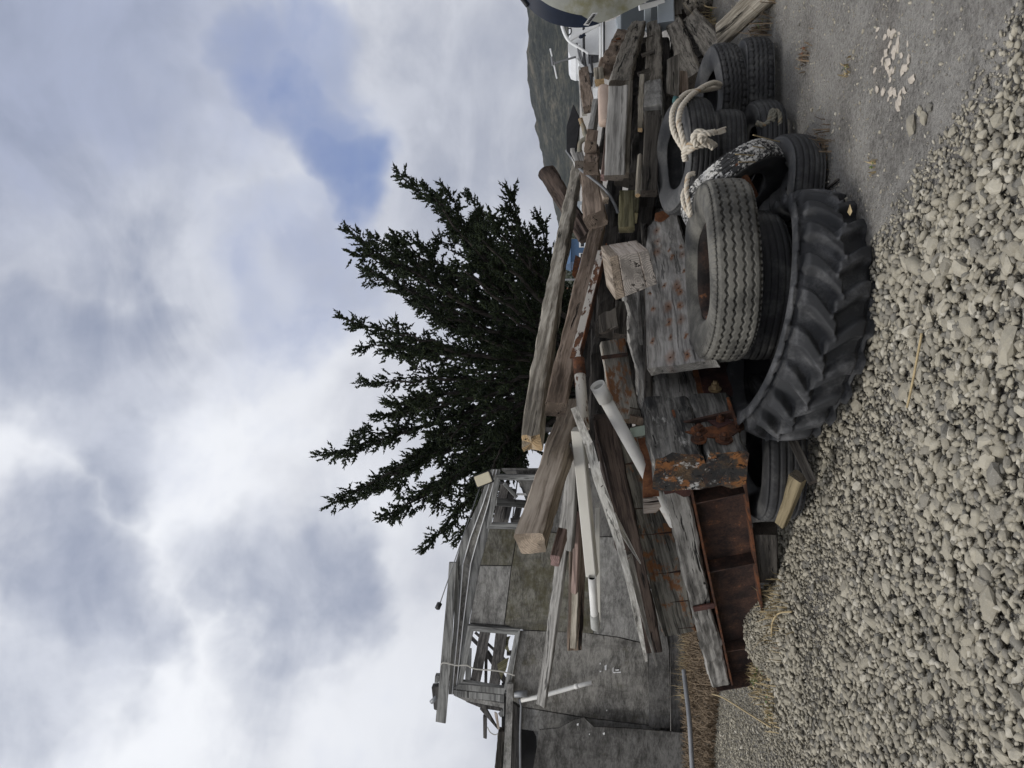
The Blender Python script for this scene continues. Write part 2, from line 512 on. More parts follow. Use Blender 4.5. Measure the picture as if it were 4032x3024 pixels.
def tube_mesh(pts, radii, seg=10, cap=True, close=False):
    pts = [Vector(p) for p in pts]
    n = len(pts)
    if isinstance(radii, (int, float)):
        radii = [radii] * n
    verts, faces = [], []
    t0 = (pts[1] - pts[0]).normalized()
    up = Vector((0, 0, 1)) if abs(t0.z) < .9 else Vector((1, 0, 0))
    nx = t0.cross(up).normalized()
    for i, p in enumerate(pts):
        t = (pts[min(i + 1, n - 1)] - pts[max(i - 1, 0)]).normalized()
        nx = (nx - t * nx.dot(t)).normalized()
        ny = t.cross(nx)
        for k in range(seg):
            a = 2 * math.pi * k / seg
            verts.append(p + (nx * math.cos(a) + ny * math.sin(a)) * radii[i])
    for i in range(n - 1):
        for k in range(seg):
            j = (k + 1) % seg
            faces.append((i * seg + k, i * seg + j, (i + 1) * seg + j, (i + 1) * seg + k))
    if cap:
        faces.append(tuple(range(seg))[::-1])
        faces.append(tuple((n - 1) * seg + k for k in range(seg)))
    return verts, faces

def smooth_path(pts, per=8):
    pts = [Vector(p) for p in pts]
    out = []
    for i in range(len(pts) - 1):
        p0, p1, p2, p3 = pts[max(i - 1, 0)], pts[i], pts[i + 1], pts[min(i + 2, len(pts) - 1)]
        for k in range(per):
            t = k / per
            out.append(.5 * ((2 * p1) + (p2 - p0) * t + (2 * p0 - 5 * p1 + 4 * p2 - p3) * t * t + (3 * p1 - p0 - 3 * p2 + p3) * t ** 3))
    out.append(pts[-1])
    return out

def tube(name, pts, r, mat, parent=None, seg=10, smooth=True, **kw):
    v, f = tube_mesh(pts, r, seg, **kw)
    c = sum((Vector(p) for p in v), Vector()) / len(v)
    return mesh_obj(name, [p - c for p in v], f, mat, parent, Matrix.Translation(c), smooth)

def pipe(name, A, B, r, wall, mat, parent=None, seg=24, smooth=True):
    """an open pipe with real wall thickness"""
    ex, ey, ez = frame(A, B)
    mid = (A + B) / 2
    M = Matrix(((ex.x, ey.x, ez.x, mid.x), (ex.y, ey.y, ez.y, mid.y), (ex.z, ey.z, ez.z, mid.z), (0, 0, 0, 1)))
    L = (B - A).length
    prof = [(-L / 2, r), (L / 2, r), (L / 2, r - wall), (-L / 2, r - wall)]
    v, f = [], []
    for (x, rr) in prof:
        for k in range(seg):
            a = 2 * math.pi * k / seg
            v.append((x, rr * math.cos(a), rr * math.sin(a)))
    for i in range(4):
        i2 = (i + 1) % 4
        for k in range(seg):
            j = (k + 1) % seg
            f.append((i * seg + k, i2 * seg + k, i2 * seg + j, i * seg + j))
    o = mesh_obj(name, v, f, mat, parent, M)
    me = o.data
    if smooth:
        for p in me.polygons:
            p.use_smooth = abs(p.normal.x) < .5
    return o

def slab(name, pts3, thick, mat, parent=None, away=None, jag=0.0, mats=None, xdir=None):
    """a flat piece with outline pts3 (roughly planar) and real thickness, grown away from the viewer"""
    pts3 = [Vector(p) for p in pts3]
    c = sum(pts3, Vector()) / len(pts3)
    nrm = Vector()
    for i in range(len(pts3)):
        a, b = pts3[i] - c, pts3[(i + 1) % len(pts3)] - c
        nrm += a.cross(b)
    nrm.normalize()
    if nrm.dot(c - CAM) < 0:
        nrm = -nrm                       # nrm points away from the viewer
    ex = (pts3[1] - pts3[0]) if xdir is None else xdir
    ex = (ex - nrm * ex.dot(nrm)).normalized()
    ez = ex.cross(nrm).normalized()
    M = Matrix(((ex.x, nrm.x, ez.x, c.x), (ex.y, nrm.y, ez.y, c.y), (ex.z, nrm.z, ez.z, c.z), (0, 0, 0, 1)))
    loc = [((p - c).dot(ex), (p - c).dot(ez)) for p in pts3]
    if jag:
        out = []
        for i, (x, z) in enumerate(loc):
            x2, z2 = loc[(i + 1) % len(loc)]
            m = max(1, int(math.hypot(x2 - x, z2 - z) / .06))
            for k in range(m):
                t = k / m
                out.append((x + (x2 - x) * t + random.uniform(-jag, jag), z + (z2 - z) * t + random.uniform(-jag, jag)))
        loc = out
    n = len(loc)
    v = [(x, 0, z) for x, z in loc] + [(x, thick, z) for x, z in loc]
    f = [tuple(range(n)), tuple(range(2 * n - 1, n - 1, -1))]
    for i in range(n):
        j = (i + 1) % n
        f.append((j, i, n + i, n + j))
    o = mesh_obj(name, v, f, mat, parent, M)
    bm = bmesh.new(); bm.from_mesh(o.data)
    bmesh.ops.recalc_face_normals(bm, faces=bm.faces)
    bm.to_mesh(o.data); bm.free()
    return o

def box_at(name, M, size, mat, parent=None, bevel=.0):
    bm = bmesh.new()
    bmesh.ops.create_cube(bm, size=1)
    for v in bm.verts:
        v.co = Vector((v.co.x * size[0], v.co.y * size[1], v.co.z * size[2]))
    if bevel:
        bmesh.ops.bevel(bm, geom=bm.edges[:], offset=bevel, segments=2, affect='EDGES')
    me = bpy.data.meshes.new(name)
    bm.to_mesh(me); bm.free()
    me.materials.append(MATS[mat])
    o = bpy.data.objects.new(name, me)
    link(o)
    if parent is not None:
        o.parent = parent
        pm = Matrix.Translation(parent.location) @ parent.rotation_euler.to_matrix().to_4x4()
        o.matrix_local = pm.inverted() @ M
    else:
        o.matrix_world = M
    return o

def mat_from(ex, ey, ez, c):
    return Matrix(((ex.x, ey.x, ez.x, c.x), (ex.y, ey.y, ez.y, c.y), (ex.z, ey.z, ez.z, c.z), (0, 0, 0, 1)))
# ================================================================ SETTING
def ground_z(x, y):
    z = .018 * mnoise.noise(Vector((x * .9, y * .9, 3.1))) + .006 * mnoise.noise(Vector((x * 4.0, y * 4.0, 7.7)))
    return z

# ---- ground sheet
m, nt = new_mat('dirt')
co = nd(nt, 'ShaderNodeTexCoord').outputs['Object']
a = noise(nt, co, 2.2, 7, .65)
b = noise(nt, co, 45, 5, .7)
c_ = noise(nt, co, 160, 3, .6)
col = ramp(nt, mth(nt, 'ADD', mth(nt, 'MULTIPLY', a, .45), mth(nt, 'MULTIPLY', b, .55)), [(.34, (.10, .094, .085)), (.44, (.28, .265, .242)), (.54, (.42, .40, .367)), (.66, (.54, .518, .48))])
vor = nd(nt, 'ShaderNodeTexVoronoi', {'Vector': co, 'Scale': 55.0, 'Randomness': 1.0})
peb = maprange(nt, vor.outputs['Distance'], .18, .30, 1, 0)
rn = nd(nt, 'ShaderNodeSeparateColor', {'Color': vor.outputs['Color']})
sel = mth(nt, 'MULTIPLY', peb, mth(nt, 'GREATER_THAN', rn.outputs[0], .86))
col = mixc(nt, sel, col, ramp(nt, rn.outputs[1], [(0, (.10, .10, .10)), (.6, (.3, .29, .27)), (1, (.6, .58, .54))]))
wet = maprange(nt, noise(nt, vmth(nt, 'MULTIPLY', co, (1.4, .7, 1)), .9, 6, .7), .50, .66)
col = mixc(nt, mth(nt, 'MULTIPLY', wet, .5), col, (.085, .080, .072))
brown = maprange(nt, noise(nt, co, .8, 4, .6), .55, .75)
col = mixc(nt, mth(nt, 'MULTIPLY', brown, .35), col, (.13, .10, .075))
h = mth(nt, 'ADD', mth(nt, 'ADD', mth(nt, 'MULTIPLY', b, 1.6), mth(nt, 'MULTIPLY', c_, .5)), mth(nt, 'MULTIPLY', sel, .8))
finish(nt, col, .92, h, 1.0, .03, spec=.15)
MATS['dirt'] = m

bound = [kW(*p) for p in [(2212, -60), (2150, 90), (2060, 250), (1985, 345), (1935, 430), (1865, 540), (1850, 680), (1800, 800), (1750, 890), (1718, 980), (1692, 1080),
                          (1668, 1160), (1652, 1260), (1640, 1370), (1600, 1420), (1545, 1480), (1528, 1560), (1515, 1659), (1500, 1900)]]
bw = [ground_at(p) for p in bound]
poly = [(p.x, p.y) for p in bw] + [(-5.4, 4.5), (-4.2, 1.6), (2.3, 1.2), (3.0, 1.9)]
poly = np.array(poly)
def inside(pts, poly):
    x, y = pts[:, 0], pts[:, 1]
    res = np.zeros(len(pts), bool)
    j = len(poly) - 1
    for i in range(len(poly)):
        xi, yi = poly[i]; xj, yj = poly[j]
        c = ((yi > y) != (yj > y)) & (x < (xj - xi) * (y - yi) / (yj - yi + 1e-12) + xi)
        res ^= c
        j = i
    return res
def edge_dist(pts, poly, n):
    best = np.full(len(pts), 1e9)
    for i in range(n - 1):
        a, b = poly[i], poly[i + 1]
        ab = b - a
        t = np.clip(((pts - a) @ ab) / (ab @ ab), 0, 1)
        best = np.minimum(best, np.hypot(*(pts - (a + t[:, None] * ab)).T))
    return best
def pit_depth(q):
    """the bed under the gravel lies a little lower than the yard"""
    return np.where(inside(q, poly), 0.028 * np.minimum(1.0, edge_dist(q, poly, len(bound)) / .25), 0.0)

xs = np.unique(np.concatenate([np.linspace(-7, 7, 150), -7 - np.geomspace(.2, 1500, 26), 7 + np.geomspace(.2, 1500, 26)]))
ys = np.unique(np.concatenate([np.linspace(-3, 12, 160), -3 - np.geomspace(.2, 1200, 20), 12 + np.geomspace(.2, 3000, 30)]))
GX, GY = np.meshgrid(xs, ys)
pits = pit_depth(np.column_stack([GX.ravel(), GY.ravel()]))
gv = [(x, y, (ground_z(x, y) - pits[k]) if abs(x) < 9 and -5 < y < 14 else 0.0) for k, (x, y) in enumerate(zip(GX.ravel(), GY.ravel()))]
nx_ = len(xs)
gf = [(j * nx_ + i, j * nx_ + i + 1, (j + 1) * nx_ + i + 1, (j + 1) * nx_ + i) for j in range(len(ys) - 1) for i in range(nx_ - 1)]
ground = mesh_obj('ground', gv, gf, 'dirt', smooth=True)
tag(ground, kind='structure')

# ---- gravel
m, nt = new_mat('gravel_stone')
geo = nd(nt, 'ShaderNodeNewGeometry')
oi = nd(nt, 'ShaderNodeObjectInfo')
rr = mth(nt, 'FRACT', mth(nt, 'ADD', geo.outputs['Random Per Island'], mth(nt, 'MULTIPLY', oi.outputs['Random'], 7.31)))
co = geo.outputs['Position']
a = noise(nt, co, 28, 5, .65)
b = noise(nt, co, 160, 3, .6)
col = ramp(nt, rr, [(0, (.135, .128, .110)), (.08, (.21, .197, .168)), (.28, (.275, .250, .197)), (.62, (.355, .324, .252)), (.88, (.42, .385, .305)), (1, (.52, .485, .405))])
col = mixc(nt, maprange(nt, a, .35, .7, 0, .55), col, mixc(nt, .5, col, (.17, .165, .15)))
col = mixc(nt, maprange(nt, b, .5, .75, 0, .3), col, (.50, .48, .43))
finish(nt, col, .9, mth(nt, 'ADD', a, mth(nt, 'MULTIPLY', b, .4)), .5, .006, spec=.2)
MATS['gravel_stone'] = m

def hull_variant(npts, seed, rough=.22):
    rnd = random.Random(seed)
    sx, sy, sz = rnd.uniform(.95, 1.5), rnd.uniform(.62, .95), rnd.uniform(.42, .72)
    bm = bmesh.new()
    for i in range(npts):
        zz = 1 - 2 * (i + .5) / npts
        rr_ = math.sqrt(max(0, 1 - zz * zz))
        th = i * 2.39996 + rnd.uniform(-.35, .35)
        s = 1 + rnd.uniform(-rough, rough)
        bm.verts.new((rr_ * math.cos(th) * sx * s, rr_ * math.sin(th) * sy * s, zz * sz * s))
    res = bmesh.ops.convex_hull(bm, input=bm.verts[:])
    bmesh.ops.delete(bm, geom=list({g for g in res['geom_interior'] if isinstance(g, bmesh.types.BMVert)}), context='VERTS')
    bmesh.ops.triangulate(bm, faces=bm.faces[:])
    bm.verts.index_update()
    v = np.array([list(q.co) for q in bm.verts])
    f = np.array([[q.index for q in fc.verts] for fc in bm.faces])
    bm.free()
    return v, f
VAR_LO = [hull_variant(13, 100 + i, .25) for i in range(16)]
VAR_HI = [hull_variant(22, 300 + i, .17) for i in range(14)]

def gnoise(pts, s, o):
    return np.array([mnoise.noise(Vector((p[0] * s, p[1] * s, o))) for p in pts])

def rot_mats(n, tilt):
    a = RNG.uniform(0, 2 * np.pi, n); bx = RNG.normal(0, tilt, n); by = RNG.normal(0, tilt, n)
    ca, sa = np.cos(a), np.sin(a); cb, sb = np.cos(bx), np.sin(bx); cc, sc_ = np.cos(by), np.sin(by)
    Z = np.zeros((n, 3, 3)); X = np.zeros((n, 3, 3)); Y = np.zeros((n, 3, 3))
    Z[:, 0, 0] = ca; Z[:, 0, 1] = -sa; Z[:, 1, 0] = sa; Z[:, 1, 1] = ca; Z[:, 2, 2] = 1
    X[:, 0, 0] = 1; X[:, 1, 1] = cb; X[:, 1, 2] = -sb; X[:, 2, 1] = sb; X[:, 2, 2] = cb
    Y[:, 1, 1] = 1; Y[:, 0, 0] = cc; Y[:, 0, 2] = sc_; Y[:, 2, 0] = -sc_; Y[:, 2, 2] = cc
    return Z @ X @ Y

def scatter_mesh(name, pos, size, variants, mat, parent, tilt=.35):
    V, F = [], []
    off = 0
    rm = rot_mats(len(pos), tilt)
    vi = RNG.integers(0, len(variants), len(pos))
    for k in range(len(pos)):
        v, f = variants[vi[k]]
        V.append((v * size[k]) @ rm[k].T + pos[k])
        F.append(f + off)
        off += len(v)
    V = np.concatenate(V); F = np.concatenate(F)
    me = bpy.data.meshes.new(name)
    me.vertices.add(len(V)); me.vertices.foreach_set('co', V.ravel())
    me.loops.add(F.size); me.loops.foreach_set('vertex_index', F.ravel().astype(np.int32))
    me.polygons.add(len(F)); me.polygons.foreach_set('loop_start', (np.arange(len(F)) * 3).astype(np.int32))
    me.update(calc_edges=True)
    me.materials.append(MATS[mat])
    o = bpy.data.objects.new(name, me)
    link(o, parent)
    return o

x0, x1 = poly[:, 0].min(), poly[:, 0].max()
y0, y1 = poly[:, 1].min(), poly[:, 1].max()
area = (x1 - x0) * (y1 - y0)
cand = np.column_stack([RNG.uniform(x0, x1, int(area * 2200)), RNG.uniform(y0, y1, int(area * 2200))])
cand = cand[inside(cand, poly)]
# leave out what lies behind the viewer or far outside the view, keep a step to each side
dcam = np.hypot(cand[:, 0], cand[:, 1])
cand = cand[(cand[:, 1] > 1.6) & (np.abs(cand[:, 0]) < .62 * cand[:, 1] + 1.0)]
ed = edge_dist(cand, poly, len(bound))
patch = gnoise(cand, 1.1, 4.0) * .6 + gnoise(cand, 3.2, 9.0) * .4
thin = np.clip(ed / .22, .12, 1.0)
keep = RNG.uniform(0, 1, len(cand)) < thin * np.clip(1.05 + patch * 1.4, .25, 1)
cand, patch, ed = cand[keep], patch[keep], ed[keep]
size = np.exp(RNG.normal(math.log(.0152), .34, len(cand))) * np.clip(1 + patch * .5, .65, 1.15) * np.clip(.55 + ed * 1.2, .55, 1.0)
fineleft = np.clip((-cand[:, 0] - 2.1) / .6, 0, 1) * np.clip((cand[:, 1] - 4.4) / .6, 0, 1)
size *= 1 - .5 * fineleft
gz = np.array([ground_z(p[0], p[1]) for p in cand])
pos = np.column_stack([cand, gz + size * .18 + RNG.uniform(-.024, .012, len(cand)) * np.clip(ed / .2, .1, 1)])
# the stones that show largest become pieces of their own
dist = np.sqrt(pos[:, 0] ** 2 + pos[:, 1] ** 2 + (pos[:, 2] - 1.5) ** 2)
inview = np.zeros(len(pos), bool)
fw = np.array([0, cp, sp]); rt = np.array([0, sp, -cp])
rel = pos - np.array(CAM)
dep = rel @ fw
px = (rel @ rt) / dep; py = rel[:, 0] / dep
inview = (np.abs(px) < .672) & (np.abs(py) < .505)
score = np.where(inview & (pos[:, 2] - gz > .006), size / dist * (.6 + .8 * (pos[:, 2] - gz) / .03), -1)
order = np.argsort(-score)
top = order[:300]
rest = np.ones(len(pos), bool); rest[top] = False
grav = scatter_mesh('gravel', pos[rest], size[rest], VAR_LO, 'gravel_stone', ground)
tag(grav, kind='stuff')
stone_me = []
for v, f in VAR_HI:
    me = bpy.data.meshes.new('stone')
    me.from_pydata([tuple(q) for q in v], [], [tuple(int(i) for i in q) for q in f])
    me.materials.append(MATS['gravel_stone'])
    stone_me.append(me)
rm = rot_mats(300, .3)
for k, i in enumerate(top):
    o = bpy.data.objects.new('stone', stone_me[k % len(stone_me)])
    o.matrix_basis = Matrix.Translation(Vector(pos[i])) @ Matrix(rm[k].tolist()).to_4x4() @ Matrix.Scale(float(size[i]) * 1.02, 4)
    link(o, ground)
# fines packed between the stones
VAR_XS = [hull_variant(8, 500 + i, .3) for i in range(10)]
fc = np.column_stack([RNG.uniform(x0, x1, int(area * 1500)), RNG.uniform(y0, y1, int(area * 1500))])
fc = fc[inside(fc, poly)]
fc = fc[(fc[:, 1] > 1.8) & (np.abs(fc[:, 0]) < .56 * fc[:, 1] + .6)]
fs = np.exp(RNG.normal(math.log(.0072), .35, len(fc)))
fz = np.array([ground_z(p[0], p[1]) for p in fc]) - pit_depth(fc) * RNG.uniform(.2, 1.0, len(fc))
fines = scatter_mesh('gravel_fines', np.column_stack([fc, fz + fs * .3]), fs, VAR_XS, 'gravel_stone', ground)
tag(fines, kind='stuff')
# grit over the dirt yard and the edge of the gravel
n = 22000
g = np.column_stack([RNG.uniform(-4.2, 4.0, n), RNG.uniform(1.8, 9.0, n)])
g = g[np.abs(g[:, 0]) < .6 * g[:, 1] + .6]
gzz = np.array([ground_z(p[0], p[1]) for p in g])
gs = np.exp(RNG.normal(math.log(.0042), .5, len(g)))
grit = scatter_mesh('grit', np.column_stack([g, gzz + gs * .2]), gs, VAR_LO, 'gravel_stone', ground)
tag(grit, kind='stuff')

# gravel heaped against the low end of the steel beam
hp_, hs_ = [], []
for _ in range(5200):
    t = RNG.uniform(0, 1)
    a_ = np.array(ground_at((2985 + 30 * (1 - t), 2330 + t * 330), .05))
    k_ = RNG.uniform(0, 1)
    q_ = a_ + np.array([.25 * k_ * RNG.uniform(.2, 1), -.42 * k_, 0]) + np.array([0, .10, 0])
    hh = (.15 * math.sin(math.pi * min(1, t * 1.05)) ** .7 + .03) * (1 - k_) ** .8
    hp_.append([q_[0], q_[1], hh * RNG.uniform(.75, 1.0)]); hs_.append(math.exp(RNG.normal(math.log(.0078), .4)))
heap_ = scatter_mesh('gravel_heap', np.array(hp_), np.array(hs_), VAR_LO, 'gravel_stone', ground)
tag(heap_, kind='stuff')

# ---- hill across the water
m, nt = new_mat('hill_green')
co = nd(nt, 'ShaderNodeTexCoord').outputs['Object']
a = noise(nt, co, .05, 8, .75); b = noise(nt, co, .3, 6, .8)
col = ramp(nt, mth(nt, 'ADD', mth(nt, 'MULTIPLY', a, .5), mth(nt, 'MULTIPLY', b, .5)), [(.43, (.010, .013, .011)), (.49, (.028, .032, .026)), (.54, (.066, .063, .048)), (.61, (.13, .113, .085))])
finish(nt, col, .95, b, .5, 2.0, spec=.05)
MATS['hill_green'] = m
HD = 520.0
crest_px = [(2085, -260), (2098, -120), (2106, 0), (2104, 60), (2086, 140), (2090, 200), (2092, 260), (2083, 300), (2088, 345), (2092, 380), (2106, 420), (2116, 470), (2124, 540),
            (2140, 600), (2158, 650), (2170, 700), (2184, 780), (2200, 860), (2205, 940), (2212, 1000), (2222, 1060), (2232, 1200), (2245, 1500), (2250, 1900), (2252, 2500), (2250, 3300)]
cw = [P(p, HD) for p in crest_px]
cxs = np.array([p.x for p in cw]); czs = np.array([p.z for p in cw])
o_ = np.argsort(cxs)
hx = np.linspace(cxs.min(), cxs.max(), 260)
hz = np.interp(hx, cxs[o_], czs[o_])
hv, hf = [], []
NR = 26
for j in range(NR + 1):
    t = j / NR
    yy = HD - 190 + t * 420
    prof = math.sin(min(1.0, t * 420 / 190) * math.pi / 2) ** 1.3 if t * 420 < 190 else math.cos(min(1, (t * 420 - 190) / 230) * math.pi / 2)
    for i, x in enumerate(hx):
        n1 = mnoise.fractal(Vector((x * .012, yy * .012, 2.0)), 1.0, 2.0, 4)
        bushy = max(0.0, mnoise.noise(Vector((x * .11, yy * .11, 5.0)))) * 2.6 + max(0.0, mnoise.noise(Vector((x * .35, yy * .3, 8.0)))) * 2.0
        z = hz[i] * prof + n1 * 3.5 * prof * (1 - prof) * 3 + bushy * (prof ** .5)
        hv.append((x * (yy / HD) if False else x, yy, max(z, -1.0) if t > 0 else -1.0))
for j in range(NR):
    for i in range(len(hx) - 1):
        q = j * len(hx) + i
        hf.append((q, q + 1, q + len(hx) + 1, q + len(hx)))
hill = mesh_obj('hill', hv, hf, 'hill_green', smooth=True)
tag(hill, kind='structure')

# ================================================================ SHED
SN = Vector((.10, 1, 0)).normalized()
SP = P((2400, 2450), 10.4)
def S(px, off=0.0):
    """a photo point carried onto the leaning front of the shed, off metres towards the viewer"""
    return on_plane(px, SP - SN * off, SN)
shed = empty('shed', ground_at(kW(1480, 1450)))
shed.location.z = 0
tag(shed, 'derelict grey plywood shed with two empty windows and no roof', 'shed')
UPX = S((2000, 2000)) - S((2000, 2300))
def ply(pts, mat, off=0.0, th=.02, name='panel', along=None, jag=0.0):
    p3 = [S(p, off) for p in pts]
    return slab(name, p3, th, mat, shed, xdir=along if along is not None else UPX, jag=jag)
UPZ = S((1900, 2500)) - S((2300, 2520))
# frieze boards under the roof edge
upper = [(1933, 1849), (1881, 1985), (1822, 2116), (1792, 2220), (1787, 2450), (1766, 2734)]
lower = [(1971, 1849), (1948, 1985), (1921, 2100), (1893, 2220), (1848, 2450), (1812, 2734)]
for f0, f1, mt in ((0, .30, 'shed_board'), (.32, .60, 'ply_grey'), (.62, .985, 'shed_board')):
    a_ = [(u[0] + (l[0] - u[0]) * f0, u[1]) for u, l in zip(upper, lower)]
    b_ = [(u[0] + (l[0] - u[0]) * f1, u[1]) for u, l in zip(upper, lower)]
    ply(a_ + b_[::-1], mt, 0.0, .022, 'frieze_board')
# thin pale strips along the joints between them
for f0 in (.30, .60):
    a_ = [S((u[0] + (l[0] - u[0]) * (f0 + .012), u[1]), .012) for u, l in zip(upper, lower)]
    tube('pale_strip', a_, .008, 'white_line', shed, 6)
# fascia
ply([(1768, 2216), (1797, 2216), (1792, 2300), (1775, 2600), (1754, 2849), (1715, 2842), (1745, 2500), (1763, 2300)], 'shed_board', .10, .045, 'fascia_board')
ply([kA(250, 800), kA(285, 800), kA(280, 860), kA(245, 860)], 'shed_board', -.05, .09, 'rafter_tail')
ply([kA(220, 900), kA(290, 895), kA(262, 1100), kA(240, 1090)], 'shed_rafter', -.05, .12, 'rafter_tail')
tube('insulator', [S(kA(215, 1030), .05), S(kA(262, 985), .05)], .03, 'galv', shed, 12)
# window frames
def window(op, w, mats=('shed_board',) * 4, sill_w=None):
    tr, br, bl, tl = [Vector((p[0], p[1])) for p in op]
    fr = empty('window_frame'); fr.parent = shed
    fr.location = (0, 0, 0)
    cx = (tr + br + bl + tl) / 4
    def out(p, k):
        d = p - cx
        return p + Vector((math.copysign(k, d.x), math.copysign(k, d.y)))
    TR, BR, BL, TL = [out(p, w) for p in (tr, br, bl, tl)]
    for nm, q in (('head', (TR, tr, tl, TL)), ('sill', (BR, br, bl, BL)), ('jamb', (TR, tr, br, BR)), ('jamb', (TL, tl, bl, BL))):
        k_ = .055 if nm == 'sill' else .035
        p3 = [S((p.x, p.y), k_) for p in q]
        o = slab(nm, p3, .07, 'shed_board', None, xdir=p3[3] - p3[0])
        mw = o.matrix_world.copy()
        bpy.data.objects[o.name].parent = fr
        o.matrix_local = Matrix.Translation(-Vector(shed.location)) @ mw
    return fr
window([(1864, 2485), (2027, 2501), (1984, 2709), (1822, 2684)], 22)
window([(1968, 1890), (2150, 1892), (2110, 2066), (1935, 2062)], 20)
# wall sheets
ply([(1928, 2084), (2037, 2084), (2013, 2226), (1892, 2224)], 'ply_moss', 0)
ply([(1891, 2228), (2012, 2230), (1984, 2460), (1848, 2452)], 'ply_pale', 0)
ply([(2041, 2085), (2345, 2115), (2335, 2494), (2068, 2479), (2040, 2477), (1988, 2458), (2014, 2240)], 'ply_moss', 0)
ply([(2172, 1852), (2480, 1852), (2480, 2110), (2349, 2112), (2045, 2082), (2130, 2080)], 'ply_dark', 0)
ply([(2068, 2484), (2300, 2492), (2440, 2512), (2552, 2540), (2556, 2854), (2300, 2823), (2057, 2782), (1988, 2740), (1990, 2725), (2030, 2516), (2036, 2484)], 'ply_grey', 0)
ply([(2340, 2115), (2480, 2116), (2560, 2300), (2555, 2535), (2440, 2508), (2338, 2494)], 'ply_pale', -.005)
ply([(2484, 1852), (2640, 1852), (2640, 2300), (2564, 2300), (2484, 2112)], 'ply_dark', -.005)
ply([(2057, 2786), (2300, 2827), (2556, 2858), (2600, 2866), (2600, 3060), (2120, 3060), (2120, 2880), (2048, 2870)], 'ply_pale', -.02)
ply([(2030, 1852), (2640, 1852), (2640, 3060), (2120, 3060), (2112, 2900), (2060, 2800), (2060, 2470), (2130, 2078)], 'ply_dark', -.05, .02, 'backing_sheet')
ply([(1900, 2084), (2130, 2078), (2060, 2480), (1850, 2456)], 'ply_dark', -.05, .02, 'backing_sheet')
# base board and the strip below it
ply([(2560, 2300), (2592, 2300), (2634, 2560), (2640, 2868), (2556, 2866), (2557, 2540)], 'ply_dark', .04, .05, 'base_board')
ply([(2600, 2300), (2780, 2300), (2780, 3080), (2644, 3080), (2642, 2560)], 'ply_dark', -.01, .04, 'skirt_board')
# loose door sheet leaning at the left
ply([(2092, 3070), (2126, 2874), (2200, 2868), (2262, 2834), (2300, 2826), (2338, 2862), (2500, 2870), (2700, 2888), (2712, 3070)], 'ply_dark', .16, .025, 'loose_door_sheet')
# black sheets put the shade of the doorway into colour, with its frame
ply([(2046, 2870), (2118, 2880), (2118, 3080), (2042, 3080)], 'inside_black', -.25, .02, 'doorway_shade')
ply([(1975, 2690), (2140, 2700), (2140, 3080), (1975, 3080)], 'inside_black', -.32, .02, 'doorway_shade')
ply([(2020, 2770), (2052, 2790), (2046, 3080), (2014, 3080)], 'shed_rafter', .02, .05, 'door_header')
# boards left of the window
ply([kA(455, 872), kA(862, 908), kA(850, 962), kA(405, 914)], 'shed_board', .05, .04, 'corner_board')
ply([kA(405, 922), kA(850, 968), kA(848, 1028), kA(425, 978)], 'shed_board', .03, .04, 'corner_board')
ply([kA(410, 968), kA(850, 1040), kA(850, 1080), kA(520, 1020)], 'ply_pale', .0, .03, 'corner_board')
ply([kA(520, 1025), kA(850, 1085), kA(840, 1110), kA(660, 1082)], 'shed_rafter', -.05, .03, 'broken_board')
ply([kA(640, 1090), kA(690, 1080), kA(800, 1270), kA(780, 1250)], 'shed_rafter', -.1, .05, 'broken_board')
ply([kA(765, 1115), kA(790, 1130), kA(812, 1260), kA(795, 1265)], 'wood_end_pale', .03, .02, 'broken_board', jag=.004)
ply([kA(800, 1130), kA(850, 1070), kA(850, 1150), kA(820, 1160)], 'shed_board', .0, .02, 'broken_board')
ply([kA(668, 1150), kA(700, 1160), kA(698, 1350), kA(670, 1340)], 'shed_rafter', -.1, .05, 'broken_board')
ply([kA(800, 1285), kA(848, 1290), kA(840, 1700), kA(760, 1700)], 'wood_dark', .0, .12, 'eave_beam', jag=.006)
ply([kA(876, 868), kA(932, 874), kA(905, 1700), kA(838, 1700)], 'ply_pale', .12, .045, 'eave_board')
# rafters and studs seen through the empty windows
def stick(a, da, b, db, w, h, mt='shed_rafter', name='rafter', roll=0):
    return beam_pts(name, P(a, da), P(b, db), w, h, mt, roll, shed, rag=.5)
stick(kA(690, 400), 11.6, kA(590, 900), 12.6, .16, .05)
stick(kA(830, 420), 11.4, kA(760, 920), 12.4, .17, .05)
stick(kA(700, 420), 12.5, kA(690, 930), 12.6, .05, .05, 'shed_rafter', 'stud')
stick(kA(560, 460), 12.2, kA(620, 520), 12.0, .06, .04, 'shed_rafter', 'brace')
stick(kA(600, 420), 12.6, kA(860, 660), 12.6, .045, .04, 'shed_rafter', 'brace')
stick(kA(700, 590), 12.7, kA(870, 860), 12.7, .09, .04, 'shed_rafter', 'brace')
stick(kA(545, 560), 12.4, kA(535, 900), 12.4, .09, .04, 'shed_board', 'stud')
stick(kB(640, 450), 11.8, kB(560, 830), 12.4, .14, .05)
stick(kB(560, 610), 11.7, kB(930, 640), 12.2, .12, .05, 'shed_board', 'stud')
stick(kB(690, 500), 12.0, kB(620, 800), 12.6, .16, .05)
stick(kB(760, 650), 12.4, kB(720, 830), 12.4, .10, .05)
stick(kB(630, 450), 11.5, kB(740, 570), 11.6, .05, .04, 'shed_board', 'brace')
stick(kB(790, 470), 12.2, kB(850, 640), 12.2, .06, .03, 'shed_board', 'brace')
stick(kB(740, 545), 12.1, kB(930, 545), 12.1, .035, .03, 'white_line', 'brace')
stick(kB(690, 800), 12.3, kB(930, 780), 12.3, .18, .05, 'shed_rafter', 'stud')
stick(kB(900, 430), 11.9, kB(870, 700), 11.9, .02, .02, 'shed_rafter', 'window_bar')
stick(kB(745, 430), 11.9, kB(700, 790), 11.9, .02, .02, 'shed_rafter', 'window_bar')
